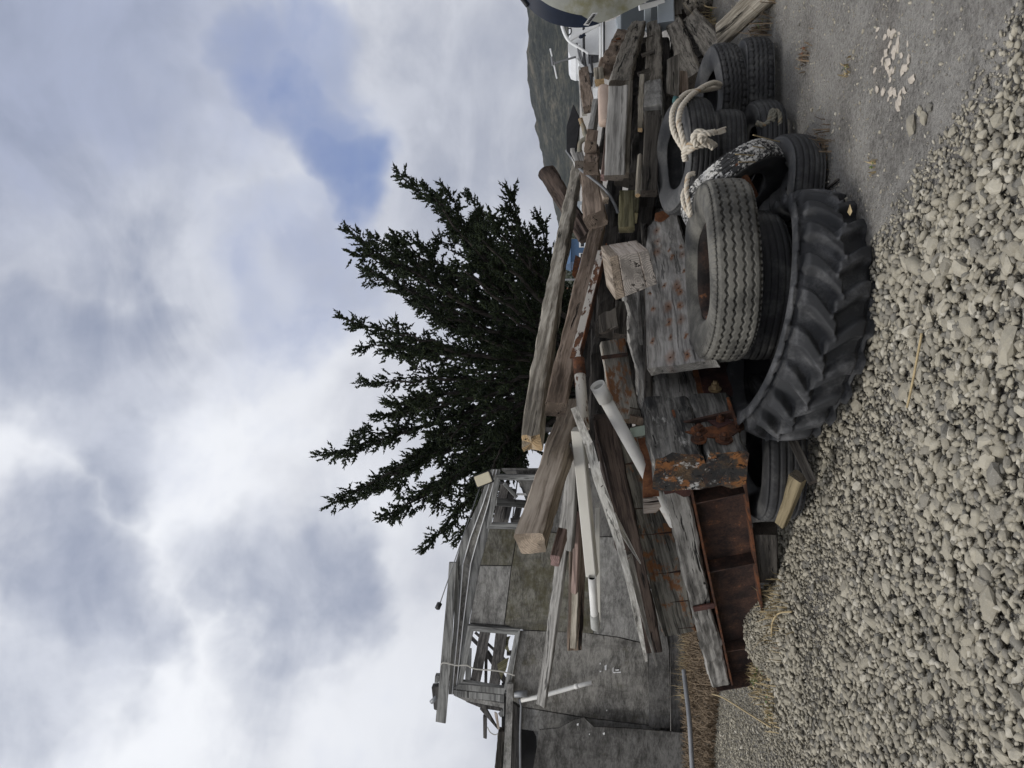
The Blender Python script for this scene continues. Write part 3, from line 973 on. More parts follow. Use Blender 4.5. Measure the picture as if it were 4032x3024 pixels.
for q in range(3):
    slab('torn_lining', [P(kA(*p), 11.5 + .1 * q) for p in ([(790, 700), (890, 640), (880, 720), (830, 830)], [(840, 480), (910, 450), (880, 540), (905, 600), (860, 560)], [(800, 430), (850, 440), (840, 480)])[q]],
         .01, ['wood_green', 'wood_green', 'wood_fresh'][q], shed, jag=.01)
slab('torn_lining', [P(kB(*p), 12.35) for p in [(760, 440), (930, 440), (900, 650), (820, 560)]], .01, 'ply_pale', shed, jag=.02)
# right flank and back of the shed, so that it is a box
c0, c1 = S((1975, 1852)), S((2780, 1852))
back = Vector((-.62, 3.4, 0))
slab('side_wall', [c0, c1, c1 + back, c0 + back], .03, 'ply_dark', shed)
for k in range(5):
    t = k / 4
    A_ = S((2780, 1852 + t * 1150)) + SN * 3.4
    B_ = S((2010 - 100 * t, 1852 + t * 1150)) + SN * 3.4
    beam_pts('stud', A_, B_, .09, .09, 'shed_rafter', 0, shed, rag=.4)
# wires, lamp, pipes on the shed
tube('cable', smooth_path([S(kA(*p), .14) for p in [(298, 705), (330, 685), (440, 708), (520, 706), (600, 738), (760, 752), (860, 768), (945, 797)]]), .009, 'vinyl_beige', shed, 6)
tube('cable', smooth_path([S(kA(*p), -.08) for p in [(705, 1245), (730, 1290), (770, 1312), (800, 1300)]]), .007, 'vinyl_beige', shed, 6)
tube('conduit', [S(kA(985, 1000), .06), S(kA(1000, 1060), .06), S(kA(990, 1300), .06), S(kA(992, 1650), .06)], .016, 'galv', shed, 10)
tube('conduit_box', [S(kA(940, 958), .08), S(kA(1055, 955), .08)], .045, 'galv', shed, 12)
tube('white_pipe', [S(kA(1000, 1012), .08), S(kA(1180, 975), .09), S(kA(1300, 940), .12), S(kA(1480, 890), .18), S(kA(1620, 855), .24)], .030, 'pvc_white', shed, 14)
tube('pipe_collar', [S(kA(1468, 893), .175), S(kA(1500, 884), .185)], .036, 'pvc_white', shed, 14)
tube('stay_rod', [S(kB(425, 470), .2), S(kB(70, 1500), .2)], .008, 'steel_grey', shed, 6)
tube('stay_weight', [S(kA(292, 165), .2), S(kA(268, 215), .2)], .035, 'black_plastic', shed, 4)
fl = empty('flood_lamp', S(kB(452, 412), .2)); fl.parent = shed
fl.matrix_local = Matrix.Translation(S(kB(452, 412), .2) - Vector(shed.location))
FX, FZ = Vector((.93, .1, .37)).normalized(), Vector((-.37, 0, .93)).normalized()
FY = FZ.cross(FX).normalized()
for nm, sz, dy, mt in (('housing', (.17, .07, .24), 0, 'black_plastic'), ('lens', (.14, .02, .21), -.045, 'flood_glass')):
    o = box_at(nm, mat_from(FX, FY, FZ, FY * dy), sz, mt, None, .008)
    mw = o.matrix_world.copy(); o.parent = fl; o.matrix_local = mw
# flecks of white paint on the wall
for (x, y, dx, dy) in [(1690, 760, 8, 6), (1735, 725, 10, 24), (1800, 745, 4, 22), (1812, 770, 14, 5), (1835, 748, 18, 6), (1846, 768, 26, 5), (1688, 692, 5, 8), (1492, 1222, 9, 10), (1720, 1302, 9, 10), (1594, 1308, 5, 6), (1745, 1100, 5, 6)]:
    off = .175 if y > 1200 else .012
    ply([kA(x - dx, y - dy / 2), kA(x + dx, y - dy), kA(x + dx * .7, y + dy), kA(x - dx * .6, y + dy)], 'white_line', off, .004, 'paint_fleck')

# ================================================================ TREE
m, nt = new_mat('cypress_leaf')
geo = nd(nt, 'ShaderNodeNewGeometry')
rr = geo.outputs['Random Per Island']
col = ramp(nt, mth(nt, 'ADD', mth(nt, 'MULTIPLY', rr, .6), mth(nt, 'MULTIPLY', noise(nt, geo.outputs['Position'], 1.6, 3), .5)), [(.15, (.008, .012, .007)), (.5, (.015, .023, .011)), (.85, (.030, .040, .016))])
finish(nt, col, .8, spec=.15)
MATS['cypress_leaf'] = m
wood('bark', (.018, .015, .013), (.045, .039, .034), crack=.6, axis='Z')
TD = 15.0
base = P(kW(1230, 800), TD); base.z = 0.0
tree = empty('cypress_tree', base)
tag(tree, 'dark ragged cypress tree rising behind the timber heap', 'tree')
k7 = lambda x, y: (1200 + x * 1.0252, 600 + y * 1.0247)
tips = [(372, 95, .2), (475, 150, -.5), (535, 140, .8), (795, 155, .0), (905, 265, .6), (175, 305, -.4), (242, 450, .7), (157, 642, -.2), (335, 345, 1.2), (268, 330, .4),
        (240, 890, .5), (85, 1165, -.3), (185, 1335, .3), (320, 1395, -.8), (255, 1300, .9), (482, 1510, .1), (600, 1470, -.6), (655, 275, 1.0), (715, 262, -.9), (945, 430, .3),
        (475, 1300, .8), (515, 1310, -1.0), (410, 330, .0), (690, 1215, -.4), (800, 1200, .5), (330, 740, -1.0), (360, 1000, 1.1), (440, 590, .9), (880, 520, -.6), (590, 280, -.3), (820, 360, .9),
        (420, 1200, .0), (560, 1250, .6), (300, 1010, -.5), (860, 700, .0), (640, 1330, .9)]
inner = []
rt_ = random.Random(5)
for k in range(32):
    a_ = rt_.uniform(-1.25, 1.25)
    r_ = rt_.uniform(.34, .70)
    inner.append((920 - math.cos(a_) * 780 * r_, 800 + math.sin(a_) * 760 * r_, rt_.uniform(-1.9, 1.9)))
LV, LF = [], []
BV, BF = [], []
def add_tube(pts, r0, r1, seg=5):
    rad = [r0 + (r1 - r0) * i / (len(pts) - 1) for i in range(len(pts))]
    v, f = tube_mesh(pts, rad, seg)
    o_ = len(BV)
    BV.extend([p - base for p in v]); BF.extend([tuple(i + o_ for i in q) for q in f])
def rv(s):
    return Vector((rt_.gauss(0, s), rt_.gauss(0, s), rt_.gauss(0, s)))
def leaf(p, d, L, w):
    d = d.normalized()
    s = d.cross(Vector((rt_.uniform(-1, 1), rt_.uniform(-1, 1), rt_.uniform(-1, 1))))
    if s.length < 1e-3: s = d.orthogonal()
    s.normalize(); t = d.cross(s)
    o_ = len(LV)
    q = p - base
    m1 = q + d * L * .4
    LV.extend([q, q + d * L, m1 + s * w, m1 + (t * .87 - s * .5) * w, m1 + (-t * .87 - s * .5) * w])
    LF.extend([(o_, o_ + 3, o_ + 2), (o_, o_ + 4, o_ + 3), (o_, o_ + 2, o_ + 4), (o_ + 1, o_ + 2, o_ + 3), (o_ + 1, o_ + 3, o_ + 4), (o_ + 1, o_ + 4, o_ + 2)])
def twig(p, d, L):
    n = max(3, int(L / .030))
    q = p.copy(); dd = d.normalized()
    for i in range(n):
        t = i / n
        q = q + dd * (L / n)
        dd = (dd + rv(.10) + Vector((0, 0, .03))).normalized()
        for _ in range(2):
            leaf(q, dd + rv(.55), rt_.uniform(.045, .085) * (1.1 - .35 * t), rt_.uniform(.015, .028))
    leaf(q, dd + rv(.1), rt_.uniform(.07, .12), .010)
def limb(tip, dense, start, st=None, forks=0):
    n = 13
    st = st or base + Vector((rt_.uniform(-.25, .25), rt_.uniform(-.2, .2), rt_.uniform(.5, 1.5)))
    d = tip - st
    ctrl = st + d * .45 + Vector((0, 0, .10 * d.length)) + rv(.15)
    if tip.z < 2.4: ctrl.z = st.z + .5 * (tip.z - st.z) + .15
    pts = []
    for i in range(n + 1):
        t = i / n
        pts.append(st * (1 - t) ** 2 + ctrl * 2 * t * (1 - t) + tip * t * t + rv(.03) * (1 if 0 < i < n else 0))
    add_tube(pts, .075 if start > .1 else .03, .012)
    for _ in range(forks):
        q_ = pts[rt_.randint(5, 9)]
        e_ = (tip - q_)
        limb(q_ + e_ * rt_.uniform(.55, .9) + rv(.13 * e_.length), dense, .05, q_)
    L = d.length
    steps = int(L / .125 * dense)
    for k in range(steps):
        t = start + (1 - start) * (k + rt_.random()) / steps
        i = min(n - 1, int(t * n)); f = t * n - i
        p = pts[i].lerp(pts[i + 1], f)
        tan = (pts[i + 1] - pts[i]).normalized()
        side = tan.cross(rv(1)).normalized()
        ang = rt_.uniform(.35, .95)
        dd = tan * math.cos(ang) + side * math.sin(ang) + Vector((0, 0, .12))
        bl = ((.13 + .40 * (1 - t) ** .9) if start > .1 else (.12 + .16 * (1 - t))) * rt_.uniform(.45, 1.15)
        q = p.copy(); d2 = dd.normalized()
        ns = max(2, int(bl / .10))
        seg = [q.copy()]
        for s_ in range(ns):
            q = q + d2 * (bl / ns)
            d2 = (d2 + tan * .12 + rv(.08)).normalized()
            seg.append(q.copy())
            twig(q, d2 + rv(.5) + tan * .2, rt_.uniform(.10, .24))
            if rt_.random() < .6:
                twig(q, d2 + rv(.6), rt_.uniform(.08, .18))
        if rt_.random() < .35:
            add_tube(seg, .012, .005, 3)
    twig(tip - (tip - pts[-2]).normalized() * .12, tip - pts[-2], .32)
    for _ in range(4):
        twig(pts[-1 - rt_.randint(0, 1)], (tip - pts[-2]) + rv(.08), .22)
for (x, y, dz) in tips:
    limb(P(k7(x, y), TD + dz * 1.3), 1.25, .28, None, 2)
for (x, y, dz) in inner:
    limb(P(k7(x, y), TD + dz), .72, .20)
print('leaf tris', len(LF))
tr_ = mesh_obj('trunk', [p - base for p in tube_mesh(smooth_path([base + Vector(q) for q in [(0, 0, -.2), (.04, 0, .4), (-.03, .05, 1.0), (.05, 0, 1.8), (0, 0, 2.8)]], 4), [.30 - .013 * i for i in range(17)], 12)[0]],
               tube_mesh(smooth_path([base + Vector(q) for q in [(0, 0, -.2), (.04, 0, .4), (-.03, .05, 1.0), (.05, 0, 1.8), (0, 0, 2.8)]], 4), [.30 - .013 * i for i in range(17)], 12)[1], 'bark', tree, smooth=True)
mesh_obj('limbs', BV, BF, 'bark', tree, smooth=True)
me = bpy.data.meshes.new('crown')
LVa = np.array([tuple(p) for p in LV], dtype=np.float32); LFa = np.array(LF, dtype=np.int32)
me.vertices.add(len(LVa)); me.vertices.foreach_set('co', LVa.ravel())
me.loops.add(LFa.size); me.loops.foreach_set('vertex_index', LFa.ravel())
me.polygons.add(len(LFa)); me.polygons.foreach_set('loop_start', (np.arange(len(LFa)) * 3).astype(np.int32))
me.update(calc_edges=True)
me.materials.append(MATS['cypress_leaf'])
crown = bpy.data.objects.new('crown', me)
link(crown, tree)
# ================================================================ TIMBER HEAP
def mid_px(*pts):
    return (sum(p[0] for p in pts) / len(pts), sum(p[1] for p in pts) / len(pts))

# ---- long timbers on top
o = beam('long_timber', 'long pale square timber running along the very top of the heap, broken tan near end', (2092, 1745), 4.45, (2282, 640), 9.2, .115, .115, 'wood_pale', roll=-24, endjag=.03, rag=1.3)
beam('long_timber', 'long brown timber with a straight groove, just below the topmost pale timber', (2188, 1612), 4.55, (2356, 890), 6.6, .125, .10, 'wood_brown', roll=-12)
beam('charred_timber', 'short dark brown squared log sticking up against the sky behind the top timbers', (2150, 672), 9.4, (2310, 935), 9.1, .19, .17, 'wood_darkbrown', roll=20, rag=2.0, cham=.04)
beam('heavy_timber', 'light brown square timber with two rusty knots, overhanging toward the shed window', (2090, 2140), 4.0, (2262, 1600), 5.25, .150, .125, 'wood_tan', roll=-30, endjag=.006)
beam('end_block', 'small pinkish timber end tucked under the heavy brown overhanging timber', (2185, 2208), 4.15, (2215, 2100), 4.3, .05, .09, 'wood_pinkish', roll=-10)
beam('leaning_board', 'grey two by four pointing down left across the shed wall, longest of the thin boards', (2132, 2775), 6.3, (2262, 1760), 4.9, .075, .045, 'wood_grey', roll=-28, endjag=.02)
beam('leaning_board', 'brown channel shaped board ending flat in front of the shed wall', (2262, 2555), 6.0, (2288, 1900), 5.2, .115, .035, 'wood_brown', roll=8)
beam('batten', 'thin pale batten lying on the brown channel shaped board', (2258, 2545), 5.9, (2276, 2110), 5.35, .045, .04, 'wood_pale', roll=-10)
beam('batten', 'reddish brown batten beside the beige plastic post', (2262, 2330), 5.3, (2272, 2020), 5.0, .04, .04, 'wood_pinkish', roll=-25)
beam('thin_board', 'narrow grey board edge between heavy brown timber and beige plastic post', (2242, 2160), 5.05, (2262, 1740), 4.75, .05, .06, 'wood_grey', roll=-20)

# ---- plastic post and pipes
beam('plastic_post', 'beige square plastic post sloping down left under the white split plank', (2332, 2262), 4.95, (2276, 1690), 4.62, .07, .07, 'vinyl_beige', roll=-18, cat='post', rag=.1, cham=.006)
A_, B_ = P((2331, 2272), 4.9), P((2342, 2440), 5.15)
gp = empty('plastic_pipe', A_)
tag(gp, 'small grey white plastic pipe with its open end beside the beige post', 'pipe')
pipe('tube', A_, B_, .026, .004, 'pvc_white', gp)
pipe('coupling', P((2341, 2418), 5.12), P((2345, 2470), 5.2), .031, .006, 'pvc_grey', gp)
pipe('bore', A_ + (B_ - A_) * .05, B_, .0215, .002, 'inside_black', gp)
beam('thin_strip', 'thin whitish plastic strip lying beside the grey white pipe', (2356, 2440), 5.5, (2352, 1990), 5.05, .03, .05, 'vinyl_beige', cat='strip', rag=.3)
A_, B_ = P((2352, 1516), 4.72), P((2655, 2062), 5.35)
wp = empty('plastic_pipe', A_)
tag(wp, 'big white plastic pipe with a wide open socket end pointing up right', 'pipe')
d_ = (B_ - A_).normalized()
pipe('tube', A_ + d_ * .10, B_, .0395, .005, 'pvc_white', wp, 32)
pipe('socket', A_, A_ + d_ * .125, .047, .006, 'pvc_white', wp, 32)
pipe('bore', A_ + d_ * .02, A_ + d_ * .5, .0335, .002, 'pvc_grey', wp, 24)
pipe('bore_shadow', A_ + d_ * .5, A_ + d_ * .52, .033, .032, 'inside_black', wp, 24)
A_, B_ = P((2278, 1414), 4.75), P((2300, 1690), 4.55)
rp = empty('iron_pipe', A_)
tag(rp, 'rust stained white pipe with a capped end above the big white pipe', 'pipe')
d_ = (B_ - A_).normalized()
pipe('tube', A_ + d_ * .02, B_, .034, .005, 'rust_painted', rp, 28)
pipe('cap', A_, A_ + d_ * .11, .037, .006, 'rust', rp, 28)
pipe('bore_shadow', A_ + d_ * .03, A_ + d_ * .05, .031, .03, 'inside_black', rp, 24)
ai = empty('angle_iron', P((2290, 1400), 4.9))
tag(ai, 'rusty angle iron with flaking white paint leading up to the stained pipe', 'angle iron')
for r_, w_ in ((-20, .075), (70, .06)):
    A_, B_ = P((2290, 1408), 4.85), P((2392, 985), 5.9)
    ex, ey, ez = frame(A_, B_, r_)
    beam_pts('flange', A_ + ez * w_ / 2, B_ + ez * w_ / 2, w_, .008, 'rust_painted' if r_ < 0 else 'rust', r_, ai, rag=.2, cham=.002)

# ---- white split plank, and boards whose dark colour carries the shade there
sp_ = empty('split_plank', P((2254, 1600), 4.45))
tag(sp_, 'white painted plank split lengthwise, lying over the beige post', 'plank')
pts = [kD(165, 1120), kC(265, 120), kC(345, 420), kC(430, 660), kC(540, 1010), kC(600, 1240), kC(690, 1640), (2545, 2605)]
dep_ = [4.42, 4.5, 4.62, 4.75, 4.95, 5.15, 5.6, 6.2]
up_px = [-14, -19, -20, -20, -17, -14, -13, -5]
top_, bot_ = [], []
for p, d, k in zip(pts, dep_, up_px):
    top_.append(P((p[0] + k * .9, p[1] - k * .3), d)); bot_.append(P((p[0] - k * .9, p[1] + k * .3), d))
n = len(top_)
v = top_ + bot_ + [p + Vector((0, .05, .0)) for p in top_] + [p + Vector((0, .05, 0)) for p in bot_]
f = []
for i in range(n - 1):
    f += [(i, i + 1, n + i + 1, n + i), (2 * n + i + 1, 2 * n + i, 3 * n + i, 3 * n + i + 1), (i + 1, i, 2 * n + i, 2 * n + i + 1), (n + i, n + i + 1, 3 * n + i + 1, 3 * n + i)]
f += [(0, n, 3 * n, 2 * n), (n - 1, 3 * n - 1, 4 * n - 1, 2 * n - 1)]
cc = sum(v, Vector()) / len(v)
ex, ey, ez = frame(bot_[0], bot_[-1])
Mi = mat_from(ex, ey, ez, cc)
inv = Mi.inverted()
mesh_obj('board', [inv @ p for p in v], f, 'wood_white', sp_, Mi)
beam_pts('splinter', P(kC(460, 720), 4.9), P(kC(715, 1150), 5.15), .05, .03, 'wood_white', -20, sp_, taper=.12, rag=1.2)
beam_pts('splinter', P(kC(600, 1060), 5.2), P((2586, 2622), 6.2), .055, .025, 'wood_grey', -15, sp_, taper=.2, rag=1.0)
for (x, y) in ((330, 120), (370, 480), (575, 1025), (600, 1110)):
    tube('nail', [P(kC(x, y), 4.6), P(kC(x + 14, y - 12), 4.56)], .003, 'rust_dark', sp_, 5)
beam('shadowed_board', 'board coloured dark for the shade directly under the white split plank', (2575, 2560), 6.3, (2375, 1640), 4.95, .13, .05, 'wood_darkbrown', roll=-5)
beam('shadowed_board', 'wide timber coloured dark for the shade under the big white plastic pipe', (2480, 2150), 5.9, (2400, 1640), 5.3, .22, .10, 'wood_darkbrown', roll=0)

# ---- rust banded timber behind the steel beam
pr = empty('banded_timber', P((2650, 2460), 6.3))
tag(pr, 'wide grey timber with rusty iron bands, leaning behind the steel beam', 'timber')
beam_pts('plank', P((2672, 2478), 6.35), P((2475, 1700), 5.35), .265, .10, 'wood_panel_rust', 0, pr)
for yy in (2470, 2366, 2252, 2098, 1995, 1820):
    t = (2478 - yy) / 778.
    d = 1 / ((1 - t) / 6.35 + t / 5.35)
    c_x = 2672 - t * 197
    hw = .133 / d * FPX
    a_, b_ = P((c_x - hw, yy + 6), d - .055), P((c_x + hw, yy - 4), d - .055)
    beam_pts('iron_band', a_, b_, .022, .012, 'rust_dark', 0, pr, rag=.4, cham=.003)
bk = beam('crate_board', 'grey board with rust bands behind the open socket of the white pipe', (2470, 1660), 5.25, (2410, 1352), 5.5, .175, .10, 'wood_crate', roll=10)
ex, ey, ez = frame(P((2470, 1660), 5.25), P((2410, 1352), 5.5), 10)
for (x, y, ln) in ((2420, 1402, .185), (2447, 1562, .10)):
    c_ = P((x, y), 5.36)
    o = beam_pts('strap', c_ - ez * ln / 2, c_ + ez * ln / 2, .028, .012, 'rust_dark', 0, None, rag=.5, cham=.003)
    mw = o.matrix_world.copy(); o.parent = bk; o.matrix_local = bk.matrix_world.inverted() @ mw
beam('offcut', 'loose thin grey offcut lying beneath the white pipe', (2492, 1640), 5.12, (2500, 1610), 5.1, .07, .03, 'wood_stack', roll=10, cat='offcut')
beam('offcut', 'thin brown offcut stacked on a green painted strip under the white pipe', (2503, 1668), 5.05, (2510, 1640), 5.03, .095, .03, 'wood_brown', roll=5, cat='offcut')
plain('green_paint', (.36, .42, .34), .7, .2)
beam('painted_strip', 'short strip of flaking pale green paint beside the bolted beam', (2518, 1716), 5.0, (2510, 1680), 5.0, .10, .03, 'green_paint', cat='strip', rag=.6)
slab('rust_scale', [P(p, 5.02) for p in [kC(690, 60), kC(770, 40), kC(830, 300), kC(880, 560), kC(740, 580), kC(735, 420), kC(760, 280), kC(700, 130)]], .03, 'rust_orange', None, jag=.006)
tag(bpy.data.objects['rust_scale'], 'flaking orange rust plate beside the bolted beam, behind the white pipe', 'plate')
slab('wood_scrap', [P(p, 4.98) for p in [kC(735, 590), kC(860, 580), kC(895, 650), kC(850, 700), kC(745, 712)]], .05, 'wood_end_pale', None, jag=.003)
tag(bpy.data.objects['wood_scrap'], 'pale sawn wood scrap with a knot, below the orange rust plate', 'scrap')

# ---- big bolted beam
bb = empty('bolted_beam', P((2950, 1780), 4.47))
tag(bb, 'massive double timber beam with rusty bolts and cracked orange end grain', 'beam')
C0 = P((2576, 1790), 4.45); C0b = P((2950, 1772), 4.45)        # near corner, top and bottom
dirR = Vector((.53, .848, 0)).normalized()                     # along the beam, away to the right
dirE = Vector((-.848, .53, 0)).normalized()                    # across the end
up_ = (C0 - C0b).normalized()
H_ = (C0 - C0b).length
def box3(name, origin, ex, lx, ey, ly, ez, lz, mat, parent, seg=None, rag=1.0, cham=None):
    c = origin + ex * lx / 2 + ey * ly / 2 + ez * lz / 2
    SEED[0] += 1
    v, f = beam_mesh(lx, lz, ly, SEED[0], rag=rag, cham=cham)
    return mesh_obj(name, v, f, mat, parent, mat_from(ex, ey, ez, c))
ezb = up_
eyb = dirE
exb = dirR
exb = (exb - ezb * exb.dot(ezb)).normalized()
eyb = (eyb - ezb * eyb.dot(ezb) - exb * eyb.dot(exb)).normalized()
EW = .265
h1 = H_ * .455
box3('lower_timber', C0b, exb, .60, eyb, EW, ezb, h1 - .004, 'wood_bolted', bb, rag=1.6)
box3('upper_timber', C0b + ezb * (h1 + .002) - exb * .0, exb, .60, eyb, EW, ezb, H_ - h1 - .004, 'wood_bolted', bb, rag=1.6)
box3('back_timber', C0b + exb * .605 + ezb * .02 + eyb * .05, exb, 1.9, eyb, .24, ezb, H_ * .93, 'wood_groove', bb, rag=1.2)
def on_face(px, off=0.0):
    return on_plane(px, C0b - eyb * off, eyb)
def bolt(px, r_, l_, mats=('rust', 'rust'), parent=bb, sq=None, off=0.0):
    c = on_face(px, off)
    ax = -eyb
    base_ = c
    if sq:
        box_at('washer', mat_from((exb * math.cos(.5) + ezb * math.sin(.5)), eyb, (ezb * math.cos(.5) - exb * math.sin(.5)), c + ax * .006), (sq, .012, sq), 'rust_plate', parent, .002)
    else:
        tube('washer', [c, c + ax * .012], [r_ * 1.7, r_ * 1.6], mats[0], parent, 18, smooth=False)
    tube('nut', [c + ax * .008, c + ax * .035], [r_ * 1.05, r_], mats[1], parent, 6, smooth=False)
    tube('bolt', [c + ax * .03, c + ax * (.035 + l_)], [r_ * .55, r_ * .5], mats[1], parent, 10)
bolt(kD(1755, 1280), .024, .02, sq=.11)
bolt(kD(1525, 1380), .030, .015)
bolt(kD(1525, 1470), .028, .012)
bolt(kD(1800, 1470), .030, .012)
# splintered rust stained strip between the bolts
slab('splinter_strip', [on_face(kD(*p), .008) for p in [(1380, 1380), (1600, 1340), (1900, 1260), (1985, 1235), (2010, 1330), (1900, 1420), (1700, 1440), (1580, 1450)]], .02, 'rust', bb, jag=.008)
# rusted side plate on the timber behind
pl = [kD(1505, 645), kD(1812, 616), kD(1922, 990), kD(1590, 1012)]
PB = lambda px, off=0.0: on_plane(px, C0b + eyb * (.05 - off), eyb)
slab('side_plate', [PB(p, .02) for p in pl], .02, 'rust_plate', bb)
slab('rust_strip', [PB(p, .006) for p in [kD(1440, 645), kD(1500, 640), kD(1588, 1010), kD(1530, 1020)]], .006, 'rust_orange', bb, jag=.004)
def pbolt(px, r_, mats, hgt):
    c = PB(px, .02)
    tube('washer', [c, c - eyb * .010], r_ * 1.6, mats, bb, 18, smooth=False)
    tube('nut', [c - eyb * .008, c - eyb * hgt], r_, mats, bb, 6, smooth=False)
    tube('bolt', [c - eyb * hgt, c - eyb * (hgt + .02)], r_ * .6, mats, bb, 10)
pbolt(kD(1610, 662), .024, 'rust_plate', .02)
pbolt(kD(1700, 925), .026, 'bolt_tan', .045)
# ---- the nail stained plank lying against it
tl_, bl_ = (2547, 1452), (2817, 1416)
tr_p, br_ = (2533, 806), (2660, 835)
A1, A2, B1 = P(tl_, 5.05), P(bl_, 4.62), P(tr_p, 8.0)
B2 = on_plane(br_, A1, (A2 - A1).cross(B1 - A1).normalized())
print('plank far depth', B2.y)
np_ = empty('nail_plank', (A1 + A2) / 2)
tag(np_, 'wide grey plank dotted with orange nail rust, running back beside the truck tyre', 'plank')
eX = ((B1 + B2) / 2 - (A1 + A2) / 2).normalized()
eZ = ((A1 - A2) - eX * (A1 - A2).dot(eX)).normalized()
eY = eZ.cross(eX).normalized()
if eY.dot((A1 - CAM)) < 0: eY = -eY
NX, NZ = 30, 6
vv, ff = [], []
cen = (A1 + A2 + B1 + B2) / 4
for side in (0, 1):
    for j in range(NZ + 1):
        for i in range(NX + 1):
            p = (A2.lerp(A1, j / NZ)).lerp(B2.lerp(B1, j / NZ), i / NX)
            wob = mnoise.noise(Vector((i * .6, j * .9, side * 5))) * .006
            if i == 0: p = p - eX * (random.uniform(-.006, .01))
            if j == 0: p = p + eZ * (mnoise.noise(Vector((i * 1.3, 3, 1))) * .014)
            p = p + eY * (side * .055 + wob)
            q = p - cen
            vv.append((q.dot(eX), q.dot(eY), q.dot(eZ)))
s1 = (NX + 1) * (NZ + 1)
for j in range(NZ):
    for i in range(NX):
        q = j * (NX + 1) + i
        ff.append((q, q + 1, q + NX + 2, q + NX + 1))
        ff.append((s1 + q, s1 + q + NX + 1, s1 + q + NX + 2, s1 + q + 1))
for i in range(NX):
    ff.append((i + 1, i, s1 + i, s1 + i + 1)); q = NZ * (NX + 1) + i
    ff.append((q, q + 1, s1 + q + 1, s1 + q))
for j in range(NZ):
    q = j * (NX + 1); ff.append((q, q + NX + 1, s1 + q + NX + 1, s1 + q)); q += NX
    ff.append((q + NX + 1, q, s1 + q, s1 + q + NX + 1))
# grey wood with round rust marks about each nail: the marks are drawn from the nail positions
nails = [kD(1020, 400), kD(1215, 575), kD(1400, 545), kD(1620, 520), kD(1385, 340), kD(1220, 355), kD(1545, 310), kD(1200, 190), kD(1330, 160), kD(1465, 150), kD(1030, 40), kD(1190, 20), kD(1320, 10),
         kE(1490, 970), kE(1625, 1060), kE(1745, 1030), kE(1490, 1080), kE(1645, 1140), kE(1760, 1110), kE(1780, 1290), kE(1825, 1340), kE(1480, 850), kE(1720, 1480), kE(1880, 1500), kE(1410, 1530), kE(1560, 1450), kE(1700, 1440), kE(1740, 1520)]
face_n = eY
loc_n = []
for q in nails:
    w_ = on_plane(q, cen, face_n) - cen
    loc_n.append((w_.dot(eX), w_.dot(eZ)))
m = MATS['wood_grey_rust'].copy(); m.name = 'wood_nail_rust'
nt = m.node_tree
bs = [n_ for n_ in nt.nodes if n_.type == 'BSDF_PRINCIPLED'][0]
oldc = bs.inputs['Base Color'].links[0].from_socket
cob = nd(nt, 'ShaderNodeTexCoord').outputs['Object']
wv = vmth(nt, 'SCALE', vmth(nt, 'SUBTRACT', noise(nt, cob, 16, 4, .6, 0, 'Color'), (.5, .5, .5)))
wv.node.inputs['Scale'].default_value = .07
flat = vmth(nt, 'MULTIPLY', vmth(nt, 'ADD', cob, wv), (1, 0, 1.0))
tot = None
for k, (x, z) in enumerate(loc_n):
    ds = vmth(nt, 'DISTANCE', vmth(nt, 'MULTIPLY', flat, (.36, 1, 1)), (x * .36, 0, z), out=1)
    mm = maprange(nt, ds, (.026, .052, .034, .042, .020)[k % 5], .006, 0, (.9, .7, 1, .6, 1)[k % 5])
    tot = mm if tot is None else mth(nt, 'MAXIMUM', tot, mm)
rc = mixc(nt, noise(nt, cob, 40, 4), (.09, .034, .015), (.28, .115, .04))
nt.links.new(mixc(nt, mth(nt, 'MULTIPLY', tot, .85), oldc, rc), bs.inputs['Base Color'])
MATS['wood_nail_rust'] = m
mesh_obj('plank', vv, ff, 'wood_nail_rust', np_, mat_from(eX, eY, eZ, cen))
for q in nails:
    c = on_plane(q, cen, face_n)
    tube('nail_head', [c + eY * .004, c - eY * .004], .007, 'rust_dark', np_, 7, smooth=False)
beam('edge_board', 'splintered dark board edge lying along the top of the nail stained plank', (2556, 1640), 4.95, (2522, 760), 8.2, .05, .12, 'wood_dark', rag=2.2, endjag=.03)
beam('edge_board', 'thin pale splintered lath above the bolted beam, running back along the plank', (2540, 1660), 5.08, (2512, 1080), 6.4, .03, .05, 'wood_groove', rag=2.0)
beam('under_board', 'broken board edge just under the nail stained plank beside the truck tyre', (2790, 1340), 5.22, (2690, 900), 7.4, .09, .05, 'wood_stack', rag=2.0)
rl = slab('rust_lump', [P(p, 7.2) for p in [kE(1470, 660), kE(1540, 620), kE(1640, 700), kE(1690, 770), kE(1580, 760), kE(1460, 740)]], .05, 'rust_orange', None, jag=.015)
tag(rl, 'crumbling orange rust lump at the far end of the nail stained plank', 'rust')

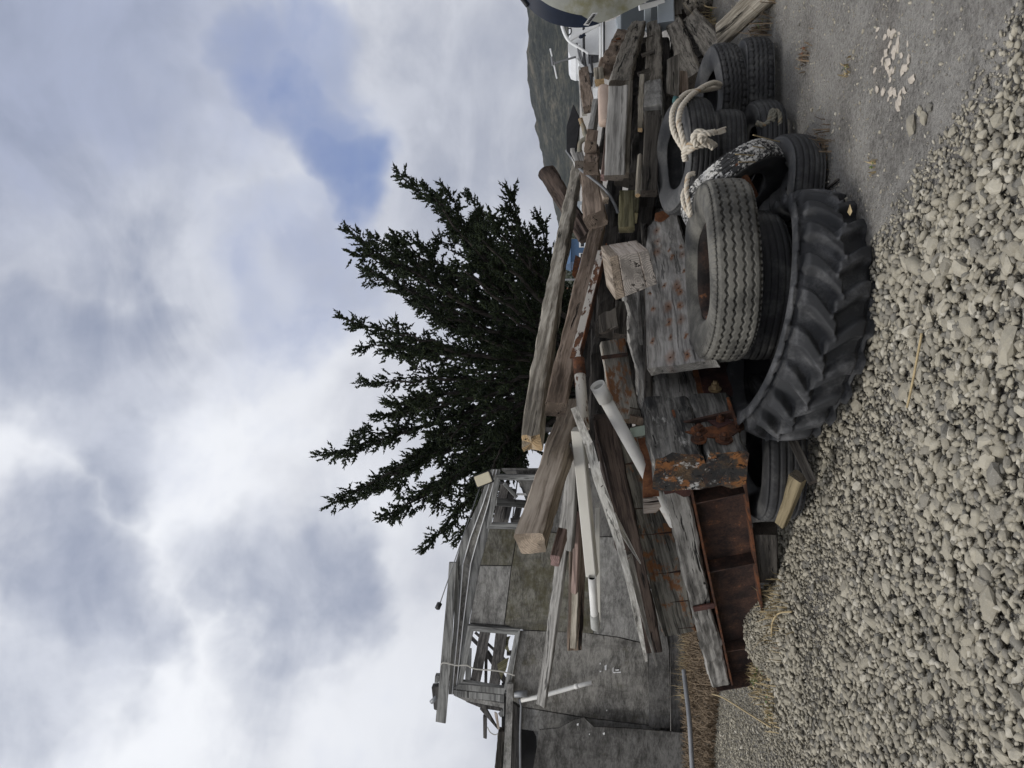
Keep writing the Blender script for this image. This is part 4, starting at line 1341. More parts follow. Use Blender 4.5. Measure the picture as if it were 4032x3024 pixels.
# ---- sawn block standing out in the middle
blk = empty('sawn_block', P(kE(1230, 1250), 4.9))
tag(blk, 'pale sawn timber block of three layers with cracked end grain, standing out of the heap', 'block')
E1, E2, E3, E4 = kE(1062, 1115), kE(1388, 1062), kE(1490, 1432), kE(1140, 1570)
F1, F2 = kE(960, 1005), kE(1108, 932)
dF, dK = 4.85, 5.25
fq = [P(E1, dF), P(E2, dF), P(E3, dF - .04), P(E4, dF - .04)]
kv = P(F1, dK) - P(kE(1062, 1115), dF)
def layer(t0, t1, mt, nm='layer', dk=kv, dz=0.0):
    a, b = fq[0].lerp(fq[1], t0), fq[0].lerp(fq[1], t1)
    d, c = fq[3].lerp(fq[2], t0), fq[3].lerp(fq[2], t1)
    front = [a, b, c, d]
    out = [p + dk for p in front]
    v = front + out
    cen_ = sum(v, Vector()) / 8
    ex = dk.normalized(); ez = (a - d); ez = (ez - ex * ez.dot(ex)).normalized(); ey = ez.cross(ex)
    Mx = mat_from(ex, ey, ez, cen_); iv = Mx.inverted()
    o = mesh_obj(nm, [iv @ p for p in v], [(0, 1, 2, 3), (7, 6, 5, 4), (1, 0, 4, 5), (2, 1, 5, 6), (3, 2, 6, 7), (0, 3, 7, 4)], mt, blk, Mx)
    bm = bmesh.new(); bm.from_mesh(o.data)
    bmesh.ops.recalc_face_normals(bm, faces=bm.faces)
    bmesh.ops.bevel(bm, geom=bm.edges[:], offset=.004, segments=1, affect='EDGES')
    bm.to_mesh(o.data); bm.free()
kv2 = P((F2[0], F2[1]), dK) - P((2470, 990), dF)
layer(-.30, -.01, 'wood_tan')
layer(.0, .66, 'wood_end_pale')
layer(.672, 1.0, 'wood_end_pale')
# ---- block of brown timber hanging above it
beam('hanging_timber', 'brown squared timber end hanging down over the gap in the heap', (2345, 868), 5.8, (2325, 690), 6.6, .165, .12, 'wood_brown', roll=-14, cham=.018)
beam('hanging_timber', 'short pale split batten beside the hanging brown timber end', (2385, 790), 5.9, (2345, 700), 6.6, .045, .05, 'wood_tan', roll=30)
beam('green_timber', 'short greenish mossy timber lying under the hanging brown timber', (2468, 905), 6.2, (2468, 762), 6.3, .12, .1, 'wood_green', rag=1.4)
beam('green_timber', 'narrow mossy timber offcut beside the greenish timber', (2498, 860), 6.4, (2506, 770), 6.7, .05, .1, 'wood_green', rag=1.4)
st = tube('bent_strip', smooth_path([P(kE(*p), d) for p, d in [((500, -20), 6.6), ((640, 170), 6.4), ((780, 285), 6.2), ((920, 405), 6.0), ((1010, 540), 5.9), ((1062, 660), 5.9)]]), .012, 'steel_grey', seg=8)
tag(st, 'thin bent grey metal strip curving down through the gap', 'strip')
# ---- filler timbers added to close the gaps, coloured dark as their shade
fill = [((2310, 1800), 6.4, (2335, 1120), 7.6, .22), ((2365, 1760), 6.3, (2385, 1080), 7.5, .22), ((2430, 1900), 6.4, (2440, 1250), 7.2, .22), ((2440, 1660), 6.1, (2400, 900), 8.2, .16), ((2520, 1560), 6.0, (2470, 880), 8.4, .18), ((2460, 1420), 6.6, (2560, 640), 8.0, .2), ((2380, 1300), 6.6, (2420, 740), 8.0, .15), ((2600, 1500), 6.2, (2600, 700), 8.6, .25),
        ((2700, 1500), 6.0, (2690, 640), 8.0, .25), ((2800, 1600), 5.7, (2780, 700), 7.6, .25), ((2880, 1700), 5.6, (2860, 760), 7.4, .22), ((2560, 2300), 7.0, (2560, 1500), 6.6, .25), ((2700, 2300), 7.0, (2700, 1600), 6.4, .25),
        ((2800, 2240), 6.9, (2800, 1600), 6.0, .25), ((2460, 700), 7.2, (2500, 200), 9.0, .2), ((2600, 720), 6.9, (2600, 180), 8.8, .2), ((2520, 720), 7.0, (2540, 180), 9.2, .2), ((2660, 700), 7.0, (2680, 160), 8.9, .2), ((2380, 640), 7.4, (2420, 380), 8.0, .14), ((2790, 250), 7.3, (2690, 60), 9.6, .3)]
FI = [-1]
BUR = ['added filler timber coloured dark as shadow ' + q for q in ('behind the rust stained pipe', 'behind the open pipe socket', 'behind the big white pipe', 'below the brown grooved timber', 'behind the crate board', 'under the green mossy timber', 'just under the long brown timber', 'behind the nail stained plank', 'behind the truck tyre top', 'behind the truck tyre', 'under the truck tyre', 'behind the white split plank', 'behind the banded timber', 'behind the steel beam', 'behind the front grey beam', 'behind the second tier beam', 'between the first and second tier', 'behind the third tier beam', 'behind the peach fender', 'between the two lowest beams of the far stack')]
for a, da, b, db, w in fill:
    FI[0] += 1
    beam('filler_timber', BUR[FI[0]], a, da, b, db, w, .2, 'wood_shadow', group='filler timbers added inside the heap', rag=1.5)
beam('leaning_scrap', 'dark torn board scrap leaning in the hollow above the crate board', (2400, 1300), 5.9, (2395, 1230), 6.0, .17, .03, 'wood_dark', roll=-30, cat='scrap', rag=3)
beam('hollow_post', 'dark upright looking timber end in the hollow below the brown timber', (2450, 1330), 6.2, (2460, 1200), 6.4, .15, .1, 'wood_dark', cat='timber')
rc_ = slab('rust_bracket', [P(p, 6.4) for p in [kE(600, 1120), kE(655, 1150), kE(640, 1250), kE(600, 1370), kE(555, 1330), kE(570, 1220)]], .04, 'rust', None, jag=.008)
tag(rc_, 'small rusty iron lump between the two long top timbers', 'bracket')

# ---- steel beam with timber in its top
sb = empty('steel_beam', P((2985, 2420), 6.1))
tag(sb, 'rusty steel I-beam with stiffeners, sloping down left into the gravel', 'beam')
TA, TB = P((2880, 2700), 6.75), P((2718, 1930), 4.95)      # top flange, near edge
BA, BB = P((2998, 2440), 6.28), P((2940, 1900), 4.95)      # bottom flange, near edge
ex = (TB - TA).normalized()
dn = ((BB - TB) - ex * (BB - TB).dot(ex))
hb = dn.length; dn.normalize()
ey = dn.cross(ex).normalized()
if ey.y < 0: ey = -ey
Lb = (TB - TA).length
def sbox(nm, x0, x1, y0, y1, z0, z1, mt, parent=sb, bev=.003):
    c = TA + ex * (x0 + x1) / 2 + ey * (y0 + y1) / 2 + dn * (z0 + z1) / 2
    return box_at(nm, mat_from(ex, ey, -dn, c), (x1 - x0, y1 - y0, z1 - z0), mt, parent, bev)
sbox('top_flange', 0, Lb + .5, 0, .24, 0, .016, 'rust')
sbox('web', 0.0, Lb + .5, .11, .125, .016, hb - .016, 'rust_dark', bev=0)
sbox('bottom_flange', 0, Lb + .5, 0, .24, hb - .016, hb, 'rust')
for yy in (1992, 2262):
    t = (2700 - yy) / (2700 - 1930.)
    d = 1 / ((1 - t) / 6.75 + t / 4.95)
    xx = (P((2880 - 162 * t, yy), d) - TA).dot(ex)
    sbox('stiffener', xx - .006, xx + .006, .012, .11, .016, hb - .016, 'rust_dark', bev=0)
for xx in (.55, Lb * .62):
    sbox('stiffener', xx - .006, xx + .006, .02, .11, .016, hb - .016, 'rust_dark', bev=0) if xx < .6 else None
sbox('end_plate', -.05, -.034, -.01, .25, -.13, hb * .55, 'rust_dark')
ti = sbox('angle_lip', .25, Lb - .1, .17, .185, -.17, 0, 'rust_orange')
fb_t = (2700 - 2388) / 770.
xx = (P((2880 - 162 * fb_t, 2388), 1 / ((1 - fb_t) / 6.75 + fb_t / 4.95)) - TA).dot(ex)
sbox('flat_bar', xx - .035, xx + .035, .004, .016, -.16, .0, 'rust_plate')
# timber carried by the steel beam
tA = TA + ey * .085 - dn * .085 - ex * .02
tB = TB + ey * .085 - dn * .085 + ex * .15
tt = beam_pts('carried_timber', tA, tB, .155, .13, 'wood_groove', 0, None, rag=1.8, cham=.014)
tag(tt, 'deeply cracked grey timber lying on top of the rusty steel beam', 'timber')
rb = slab('iron_scrap', [P(p, 4.72) for p in [kC(885, 480), kC(1000, 470), kC(1150, 480), kC(1145, 560), kC(1090, 575), kC(1010, 535), kC(920, 545)]], .015, 'rust_plate', None, jag=.004)
tag(rb, 'torn purple brown iron scrap under the end of the bolted beam', 'scrap')
gs_ = beam('wood_stake', 'short tan wooden stake leaning in the dark under the steel beam', kC(1935, 800), 4.75, kC(2090, 390), 4.5, .062, .05, 'wood_fresh', roll=-25, cat='stake', taper=1.35)
rd = box_at('red_can', Matrix.Translation(P((3105, 1775), 5.0)) @ Matrix.Rotation(.4, 4, 'Z'), (.17, .14, .10), 'red_paint', None, .02)
tag(rd, 'dark red metal can half hidden in shadow behind the tractor tyre', 'can')
beam('ground_board', 'dark thin board lying on the gravel under the steel beam', (3200, 1900), 4.3, (3120, 1730), 4.6, .05, .02, 'wood_dark', cat='board')
beam('ground_board', 'dark sunken plank under the steel beam near the left end', (3020, 2270), 5.9, (3010, 2080), 5.4, .16, .1, 'wood_dark', cat='board')

# ---- stack of long beams on the right
beam('stacked_beam', 'front grey beam of the right stack with a rust stain at its near end', (2417, 700), 5.45, (2433, 352), 5.62, .135, .09, 'wood_grey', roll=0, endjag=.01)
beam('stacked_beam', 'purple brown plank on the upper edge of the front grey beam', (2378, 700), 5.55, (2398, 480), 5.68, .045, .09, 'wood_pinkish')
beam('stacked_beam', 'narrow grey strip under the front grey beam of the right stack', (2461, 690), 5.6, (2478, 330), 5.8, .055, .08, 'wood_stack')
beam('stacked_beam', 'upper long beam of the right stack running back to the boat', (2440, 352), 6.0, (2513, 108), 8.8, .16, .14, 'wood_stack', roll=-16)
beam('stacked_beam', 'long thin beam behind the upper long beam, bolt studs on top', (2398, 250), 7.0, (2448, 138), 9.2, .13, .12, 'wood_brown', roll=-14)
beam('stacked_beam', 'second tier beam of the right stack, darkest front face', (2555, 762), 5.75, (2572, 470), 5.95, .118, .10, 'wood_dark')
beam('stacked_beam', 'second tier beam continuing back past the grey light block', (2570, 470), 6.45, (2576, 108), 9.0, .155, .15, 'wood_stack', roll=-8)
beam('pale_block', 'pale grey painted block lying across the second tier beam', (2572, 452), 6.1, (2575, 350), 6.5, .145, .15, 'wood_white' if False else 'ply_pale', roll=-8, cat='block')
beam('box_end', 'small open wooden frame end beside the pale grey block', (2570, 475), 6.0, (2570, 452), 6.02, .115, .10, 'wood_dark', cat='frame')
beam('stacked_beam', 'third tier beam of the right stack above the rope tyre', (2735, 330), 6.65, (2655, 92), 9.0, .175, .14, 'wood_stack', roll=-10)
beam('stacked_beam', 'lowest beam of the right stack resting by the far stacked tyres', (2842, 245), 6.7, (2728, 72), 8.8, .19, .14, 'wood_stack', roll=-12)
beam('short_plank', 'grey brown upright plank offcut with a slanted top on the right stack', (2650, 380), 6.2, (2650, 228), 6.4, .10, .03, 'wood_stack', cat='plank', endcut=.06)
beam('short_plank', 'broken rusty offcut beside the upright slanted plank', (2690, 375), 6.35, (2690, 290), 6.5, .07, .05, 'wood_brown', cat='plank', rag=2.5)
beam('stake', 'thin pale stake wedged between first and second tier, nearest the camera', (2511, 770), 5.55, (2520, 612), 5.9, .035, .035, 'wood_pale', cat='stake', cham=.012)
beam('stake', 'thin splintered stake between the tiers, pointing at the rope', (2520, 512), 5.9, (2528, 300), 6.4, .036, .035, 'wood_pale', cat='stake', rag=2.5)
for k, (a, d) in enumerate([((2735, 145), 8.0), ((2745, 185), 7.6), ((2762, 235), 7.1), ((2548, 150), 8.4), ((2550, 205), 7.8), ((2535, 280), 7.0)]):
    beam('spacer_block', 'small wooden spacer block between the tiers of the right stack', (a[0] - 22, a[1] + 14), d, (a[0] + 22, a[1] - 4), d, .04, .05, 'wood_dark', cat='spacer', group='spacers in the right stack')
# pieces on top of the stack
pf = empty('fender', P(kF(920, 1350), 5.85))
tag(pf, 'peach coloured worn plastic fender with a rounded end on top of the right stack', 'fender')
A_, B_ = P(kF(915, 1345), 5.8), P(kF(905, 935), 5.95)
ex, ey, ez = frame(A_, B_)
pv, pf_ = [], []
SG = 16
prof_ = [(0, .92), (.02, 1.0), (.5, 1.0), (.85, 1.0), (.93, .9), (.98, .62), (1.0, .2)]
Lp = (B_ - A_).length
for t, s in prof_:
    for k in range(SG):
        a = 2 * math.pi * k / SG
        cx_, sx_ = math.cos(a), math.sin(a)
        pv.append((t * Lp, .042 * s * math.copysign(abs(cx_) ** .6, cx_), .046 * s * math.copysign(abs(sx_) ** .6, sx_)))
for i in range(len(prof_) - 1):
    for k in range(SG):
        j = (k + 1) % SG
        pf_.append((i * SG + k, i * SG + j, (i + 1) * SG + j, (i + 1) * SG + k))
pf_.append(tuple(range(SG))[::-1]); pf_.append(tuple((len(prof_) - 1) * SG + k for k in range(SG)))
mesh_obj('body', pv, pf_, 'peach', pf, mat_from(ex, ey, ez, A_), smooth=True)
slab('base_flap', [P(p, 5.88) for p in [kF(960, 935), kF(1015, 940), kF(990, 1360), kF(945, 1355)]], .02, 'peach', pf)
beam('top_block', 'grey short block standing on edge left of the peach fender', kF(770, 1465), 6.1, kF(830, 1130), 6.5, .05, .09, 'wood_grey', cat='block', roll=-20)
beam('top_block', 'brown squared offcut with a rusty end above the rope stack', kF(760, 1600), 5.9, kF(775, 1480), 6.1, .09, .1, 'wood_brown', cat='block')
beam('top_block', 'brown weathered timber end right below the dark triangular sheet', kE(765, 175), 5.75, kE(775, -20), 6.2, .105, .1, 'wood_brown', cat='block', rag=1.6)
beam('top_block', 'pale grey cut block at the foot of the dark triangular sheet', kE(650, 130), 6.0, kE(600, -10), 6.2, .085, .06, 'wood_grey', cat='block', roll=20)
beam('top_plank', 'white edged plank pointing up toward the cabin boat', kF(695, 1240), 6.9, kF(640, 730), 8.2, .045, .04, 'wood_white', cat='plank', taper=.5)
beam('top_plank', 'brown weathered plank behind the white edged plank', kF(750, 1190), 6.6, kF(690, 760), 8.2, .10, .06, 'wood_brown', cat='plank')
beam('top_plank', 'rusty brown end piece of the bolt studded beam', kF(905, 800), 7.0, kF(935, 690), 7.1, .13, .1, 'wood_brown', cat='plank')
beam('top_plank', 'short grey upright block left of the bolt studded beam', kF(860, 900), 6.9, kF(850, 770), 7.0, .085, .08, 'wood_pale', cat='plank')
for k, p in enumerate([(1065, 430), (1020, 470), (1040, 515), (1000, 510), (985, 600)]):
    A_ = P(kF(p[0], p[1]), 8.0)
    b_ = tube('stud', [A_ + Vector((0, -.02, -.02)), A_ + Vector((-.01, -.03, .03))], .012, 'rust', None, 6)
    tag(b_, 'rusty bolt stud standing out of the long thin beam', 'bolt', 'bolt studs on the long thin beam')
ds_ = slab('dark_sheet', [P(p, d) for p, d in [(kF(562, 1130), 6.9), (kF(645, 1300), 6.5), (kE(600, 120), 6.0), (kE(530, 30), 6.1), (kF(505, 1650), 6.3), (kF(515, 1390), 6.7)]], .012, 'dark_sheet')
tag(ds_, 'dark triangular sheet of roofing tilted up against the hill', 'sheet')
kn = tube('rope_knot', smooth_path([P(kF(*p), 6.0) for p in [(650, 1290), (665, 1340), (690, 1400), (700, 1460), (720, 1500), (670, 1530), (645, 1570), (640, 1650)]], 4), .018, 'rope_grey', seg=8)
tag(kn, 'frayed dark old rope knot hanging beside the dark triangular sheet', 'rope')
# ================================================================ TYRES
def sstep(a, b, x):
    t = np.clip((x - a) / (b - a), 0, 1)
    return t * t * (3 - 2 * t)

def tyre_mesh(Ro, W, rb, tread, NT=240, squash=0.0, crown=.012, seed=0, shoulder=.035):
    """a hollow tyre about z: outer skin with tread relief, beads and inner lining"""
    tw = W * .43
    # outer profile, one bead to the other: (axial, radial, is_tread)
    side = [(-.30, 0.0), (-.36, .05), (-.45, .22), (-.50, .48), (-.495, .66), (-.47, .84), (-.445, .93)]
    pr = []
    for a, t in side:
        pr.append((a * W, rb + (Ro - shoulder * .2 - rb) * t, 0.0))
    NTR = {'truck': 72, 'tractor': 56, 'car': 44, 'rib': 40, 'plain': 16}[tread]
    for i in range(NTR + 1):
        s = -1 + 2 * i / NTR
        pr.append((s * tw, Ro - crown * s * s - shoulder * max(0, abs(s) - .86) / .14 * .6, 1.0))
    for a, t in side[::-1]:
        pr.append((-a * W, rb + (Ro - shoulder * .2 - rb) * t, 0.0))
    th_ = np.linspace(0, 2 * np.pi, NT, endpoint=False)
    A = np.array([p[0] for p in pr]); Rr = np.array([p[1] for p in pr]); T = np.array([p[2] for p in pr])
    TH, AA = np.meshgrid(th_, A, indexing='ij')
    RR = np.tile(Rr, (NT, 1)); TT = np.tile(T, (NT, 1))
    s = AA / tw
    dz = np.zeros_like(RR)
    if tread == 'truck':
        tri = np.abs(((TH * 62 / (2 * np.pi)) % 1) - .5) * 4 - 1
        for c in (-.60, -.21, .21, .60):
            dz -= .020 * (1 - sstep(.030, .062, np.abs(s - c - .055 * tri)))
        notch = ((TH * 90 / (2 * np.pi)) % 1)
        dz -= .008 * (1 - sstep(.16, .26, np.abs(notch - .5))) * sstep(.84, .92, np.abs(s))
    elif tread == 'car':
        tri = np.abs(((TH * 46 / (2 * np.pi)) % 1) - .5) * 4 - 1
        for c in (-.55, -.18, .18, .55):
            dz -= .011 * (1 - sstep(.03, .07, np.abs(s - c - .06 * tri)))
        lat = ((TH * 46 / (2 * np.pi) + .25 * np.sign(s)) % 1)
        dz -= .011 * (1 - sstep(.08, .16, np.abs(lat - .5))) * sstep(.40, .5, np.abs(s))
    elif tread == 'rib':
        for c in (-.62, -.25, .12, .5):
            dz -= .010 * (1 - sstep(.03, .06, np.abs(s - c)))
        lat = ((TH * 70 / (2 * np.pi)) % 1)
        dz -= .005 * (1 - sstep(.10, .2, np.abs(lat - .5))) * sstep(.72, .85, np.abs(s))
    elif tread == 'tractor':
        n = 22
        for sg, ph in ((1, 0.0), (-1, .5)):
            u = TH * n / (2 * np.pi) + ph
            ss = s * sg
            line = u - .85 * (ss - .1) + .25 * sstep(.55, 1.1, ss)
            f = np.abs((line % 1) - .5)
            wid = .13 + .06 * np.clip(ss, 0, 1)
            lug = (1 - sstep(wid - .02, wid + .16, f)) * sstep(-.16, -.04, ss)
            dz += .060 * lug * (1 - .3 * sstep(.8, 1.02, ss))
        TT = np.maximum(TT, 0)
    RR = RR + dz * TT
    if tread == 'truck':
        k0 = len(side); k1 = len(side) + NTR
        nt_ = 1 - sstep(.16, .26, np.abs(((th_ * 90 / (2 * np.pi)) % 1) - .5))
        for q in (1, 2):
            AA[:, k0 - q] += nt_ * .010; AA[:, k1 + q] -= nt_ * .010
            RR[:, k0 - q] -= nt_ * .006; RR[:, k1 + q] -= nt_ * .006
    if tread == 'tractor':
        # carry the lugs over the shoulder
        k0 = len(side); k1 = len(side) + NTR
        for q in range(1, 4):
            fall = (1, .75, .35)[q - 1]
            RR[:, k0 - q] += dz[:, k0] * fall * .8
            RR[:, k1 + q] += dz[:, k1] * fall * .8
            AA[:, k0 - q] -= dz[:, k0] * fall * .5
            AA[:, k1 + q] += dz[:, k1] * fall * .5
    # wobble of an old casing
    RR = RR * (1 + .006 * np.sin(2 * TH + seed) + .004 * np.sin(5 * TH + seed * 2))
    AA = AA + .008 * np.sin(3 * TH + seed)
    V = np.stack([RR * np.cos(TH), RR * np.sin(TH), AA], -1)
    n = len(pr)
    inner = [(.28, .0), (.40, .22), (.44, .5), (.41, .8), (.30, .93), (0, .955), (-.30, .93), (-.41, .8), (-.44, .5), (-.40, .22), (-.28, .0)]
    IA = np.array([a * W for a, t in inner]); IR = np.array([rb + (Ro - .02 - rb) * t for a, t in inner])
    TH2, IA2 = np.meshgrid(th_, IA, indexing='ij'); IR2 = np.tile(IR, (NT, 1))
    IR2 = IR2 * (1 + .006 * np.sin(2 * TH2 + seed)); IA2 = IA2 + .008 * np.sin(3 * TH2 + seed)
    V2 = np.stack([IR2 * np.cos(TH2), IR2 * np.sin(TH2), IA2], -1)
    allv = np.concatenate([V, V2], 1)
    n2 = n + len(inner)
    idx = np.arange(NT * n2).reshape(NT, n2)
    nxt = np.roll(idx, -1, 0)
    faces, mi = [], []
    for k in range(n2):
        k2 = (k + 1) % n2
        q = np.stack([idx[:, k], nxt[:, k], nxt[:, k2], idx[:, k2]], -1)
        faces.append(q)
        mi.append(np.full(NT, 0 if (T[k] if k < n else 0) > 0 else 1))
    return allv.reshape(-1, 3), np.concatenate(faces), np.concatenate(mi).astype(np.int32)

def tyre(label, c, axis, Ro, W, rb, tread, mats=('rubber_car', 'rubber_side'), NT=240, spin=0.0, rim=None, name='tyre', **kw):
    V, F, MI = tyre_mesh(Ro, W, rb, tread, NT, seed=len(label), **kw)
    me = bpy.data.meshes.new('casing')
    me.vertices.add(len(V)); me.vertices.foreach_set('co', V.astype(np.float32).ravel())
    me.loops.add(F.size); me.loops.foreach_set('vertex_index', F.astype(np.int32).ravel())
    me.polygons.add(len(F)); me.polygons.foreach_set('loop_start', (np.arange(len(F)) * 4).astype(np.int32))
    for mm in mats: me.materials.append(MATS[mm])
    me.polygons.foreach_set('material_index', MI)
    me.polygons.foreach_set('use_smooth', np.ones(len(F), bool))
    me.update(calc_edges=True)
    q = Vector(axis).normalized().to_track_quat('Z', 'Y').to_matrix().to_4x4()
    M = Matrix.Translation(c) @ q @ Matrix.Rotation(spin, 4, 'Z')
    if rim is None:
        o = bpy.data.objects.new(name, me); link(o); o.matrix_world = M
        tag(o, label, 'tyre')
        return o
    root = empty(name, c)
    tag(root, label, 'tyre')
    o = bpy.data.objects.new('casing', me); link(o, root)
    o.matrix_local = Matrix.Translation(-Vector(c)) @ M
    # rim: a rolled steel ring (and disc) of its own
    prof = [(-.30 * W, rb + .012), (-.30 * W, rb - .02), (-.2 * W, rb - .035), (0, rb - .05), (.2 * W, rb - .035), (.30 * W, rb - .02), (.30 * W, rb + .012)]
    if rim == 'disc':
        prof = prof + [(.12 * W, rb - .03), (.05 * W, rb * .75), (.10 * W, rb * .42), (.16 * W, rb * .30), (.10 * W, rb * .18), (.10 * W, .012)]
    v, f = [], []
    S_ = 48
    for a, r_ in prof:
        for k in range(S_):
            t = 2 * math.pi * k / S_
            v.append((r_ * math.cos(t), r_ * math.sin(t), a))
    for i in range(len(prof) - 1):
        for k in range(S_):
            j = (k + 1) % S_
            f.append((i * S_ + k, i * S_ + j, (i + 1) * S_ + j, (i + 1) * S_ + k))
    mesh_obj('rim', v, f, 'rust_shaded' if rim == 'ring' else 'rubber_side', root, M, smooth=True)
    return root

def vdir(az, el):
    return Vector((math.sin(R(az)) * math.cos(R(el)), math.cos(R(az)) * math.cos(R(el)), math.sin(R(el))))

# big truck tyre lying on top
tyre('large grey truck tyre with zigzag ribs lying flat on the tyre heap', Vector((.68, 4.74, .635)), Vector((-.02, -.02, 1)), .55, .275, .29, 'truck', ('rubber_truck', 'rubber_truck'), 640, rim='ring')
# tractor tyre in front
tyre('huge black tractor tyre with heavy slanted lugs lying half in the gravel', Vector((.40, 4.70, .215)), Vector((.19, -.02, 1)), .685, .43, .575, 'tractor', ('rubber_tractor', 'rubber_tractor'), 720, spin=.12, crown=.035, shoulder=.06)
# two stacked at the far end
c_ = P((2925, 407), 6.1)
tyre('upper tyre of the two stacked by the dirt yard, rope looped into its hole', Vector((2.20, 6.05, .40)), Vector((-.03, -.12, 1)), .40, .205, .205, 'car', ('rubber_car', 'rubber_side'), 360)
tyre('lower tyre of the two stacked by the dirt yard, tread sunk in dirt', Vector((2.24, 6.08, .165)), Vector((.02, -.02, 1)), .41, .215, .205, 'car', ('rubber_car', 'rubber_side'), 360, spin=.4)
# tyre with the rope tied round it
tyre('black tyre with cream rope knotted round it, lying on the heap', Vector((1.60, 5.50, .735)), Vector((.0, -.21, 1)), .405, .20, .225, 'rib', ('rubber_car', 'rubber_side'), 320)
tyre('dark tyre hidden underneath the rope tied tyre', Vector((1.58, 5.64, .45)), Vector((.03, -.03, 1)), .38, .20, .20, 'rib', ('rubber_car', 'rubber_car'), 240)
tyre('dark tyre at the very bottom under the rope tied tyre', Vector((1.66, 5.70, .16)), Vector((-.03, .0, 1)), .38, .20, .20, 'rib', ('rubber_car', 'rubber_car'), 240)
# barnacled tyre leaning
tyre('leaning tyre crusted with white flecks on its tread', Vector((1.24, 5.05, .485)), Vector((-.78, -.36, -.50)), .37, .18, .19, 'rib', ('rubber_spots', 'rubber_car'), 300)
# tyre with rim on the ground
tyre('low black tyre with a wheel rim lying flat behind the truck tyre', Vector((1.235, 5.0, .155)), Vector((.02, -.14, 1)), .335, .205, .175, 'rib', ('rubber_car', 'rubber_side'), 300, rim='disc')
# supports in the shade
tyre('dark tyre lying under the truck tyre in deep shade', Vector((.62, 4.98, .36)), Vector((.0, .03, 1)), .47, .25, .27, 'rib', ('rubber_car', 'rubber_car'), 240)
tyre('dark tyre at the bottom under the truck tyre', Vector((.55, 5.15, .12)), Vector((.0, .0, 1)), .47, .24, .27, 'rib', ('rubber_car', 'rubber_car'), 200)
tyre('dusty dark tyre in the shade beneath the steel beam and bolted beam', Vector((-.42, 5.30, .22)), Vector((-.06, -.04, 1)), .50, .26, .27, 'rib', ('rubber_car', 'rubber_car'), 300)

# rust coloured pipe stub between the tyres
A_, B_ = P((2890, 640), 4.72), P((2965, 775), 4.85)
rs = empty('clay_pipe', A_); tag(rs, 'stubby orange rust pipe poking out between the tyres', 'pipe')
pipe('tube', A_, B_, .036, .007, 'rust_orange', rs, 20)
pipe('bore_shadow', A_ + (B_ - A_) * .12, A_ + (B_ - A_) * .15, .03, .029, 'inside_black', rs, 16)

# ================================================================ ROPES
def laid_rope(pts, r, pitch, parent, mat, name='strand', strands=3, seg=7):
    path = smooth_path(pts, 10)
    # even steps
    L = [0]
    for i in range(1, len(path)): L.append(L[-1] + (path[i] - path[i - 1]).length)
    n = max(8, int(L[-1] / (pitch / 9)))
    ev = []
    k = 0
    for i in range(n + 1):
        d = L[-1] * i / n
        while k < len(L) - 2 and L[k + 1] < d: k += 1
        t = (d - L[k]) / max(1e-6, L[k + 1] - L[k])
        ev.append(path[k].lerp(path[k + 1], t))
    nrm = None
    fr = []
    for i in range(len(ev)):
        t = (ev[min(i + 1, n)] - ev[max(i - 1, 0)]).normalized()
        if nrm is None: nrm = t.orthogonal().normalized()
        nrm = (nrm - t * nrm.dot(t)).normalized()
        fr.append((t, nrm.copy(), t.cross(nrm)))
    for s in range(strands):
        sp_pts = []
        for i, p in enumerate(ev):
            a = 2 * math.pi * (s / strands + L[-1] * i / n / pitch)
            sp_pts.append(p + (fr[i][1] * math.cos(a) + fr[i][2] * math.sin(a)) * r * .52)
        tube(name, sp_pts, r * .56, mat, parent, seg)
def GP(pts, ds):
    if isinstance(ds, (int, float)): ds = [ds] * len(pts)
    return [P(kG(*p), d) for p, d in zip(pts, ds)]
cr = empty('rope', P(kG(430, 1320), 5.1))
tag(cr, 'thick cream rope looped from the stacked tyre and knotted round the black tyre', 'rope')
RR_ = .0185
laid_rope(GP([(745, 735), (690, 722), (620, 745), (540, 795), (470, 850), (410, 930), (385, 1010), (382, 1080), (400, 1150), (425, 1240), (445, 1320)], [5.62, 5.52, 5.4, 5.3, 5.22, 5.15, 5.1, 5.06, 5.04, 5.04, 5.06]), RR_, .10, cr, 'rope_cream')
laid_rope(GP([(735, 760), (660, 775), (560, 790), (450, 815), (375, 885), (330, 970), (322, 1060), (340, 1150), (380, 1230), (420, 1290), (440, 1330)], [5.7, 5.6, 5.45, 5.36, 5.28, 5.2, 5.16, 5.12, 5.1, 5.08, 5.08]), RR_, .10, cr, 'rope_cream')
laid_rope(GP([(360, 905), (352, 870), (360, 850)], 5.3), .018, .09, cr, 'rope_cream')
tube('tape_end', GP([(350, 895), (352, 868), (360, 846)], 5.29), .021, 'teal_tip', cr, 10)
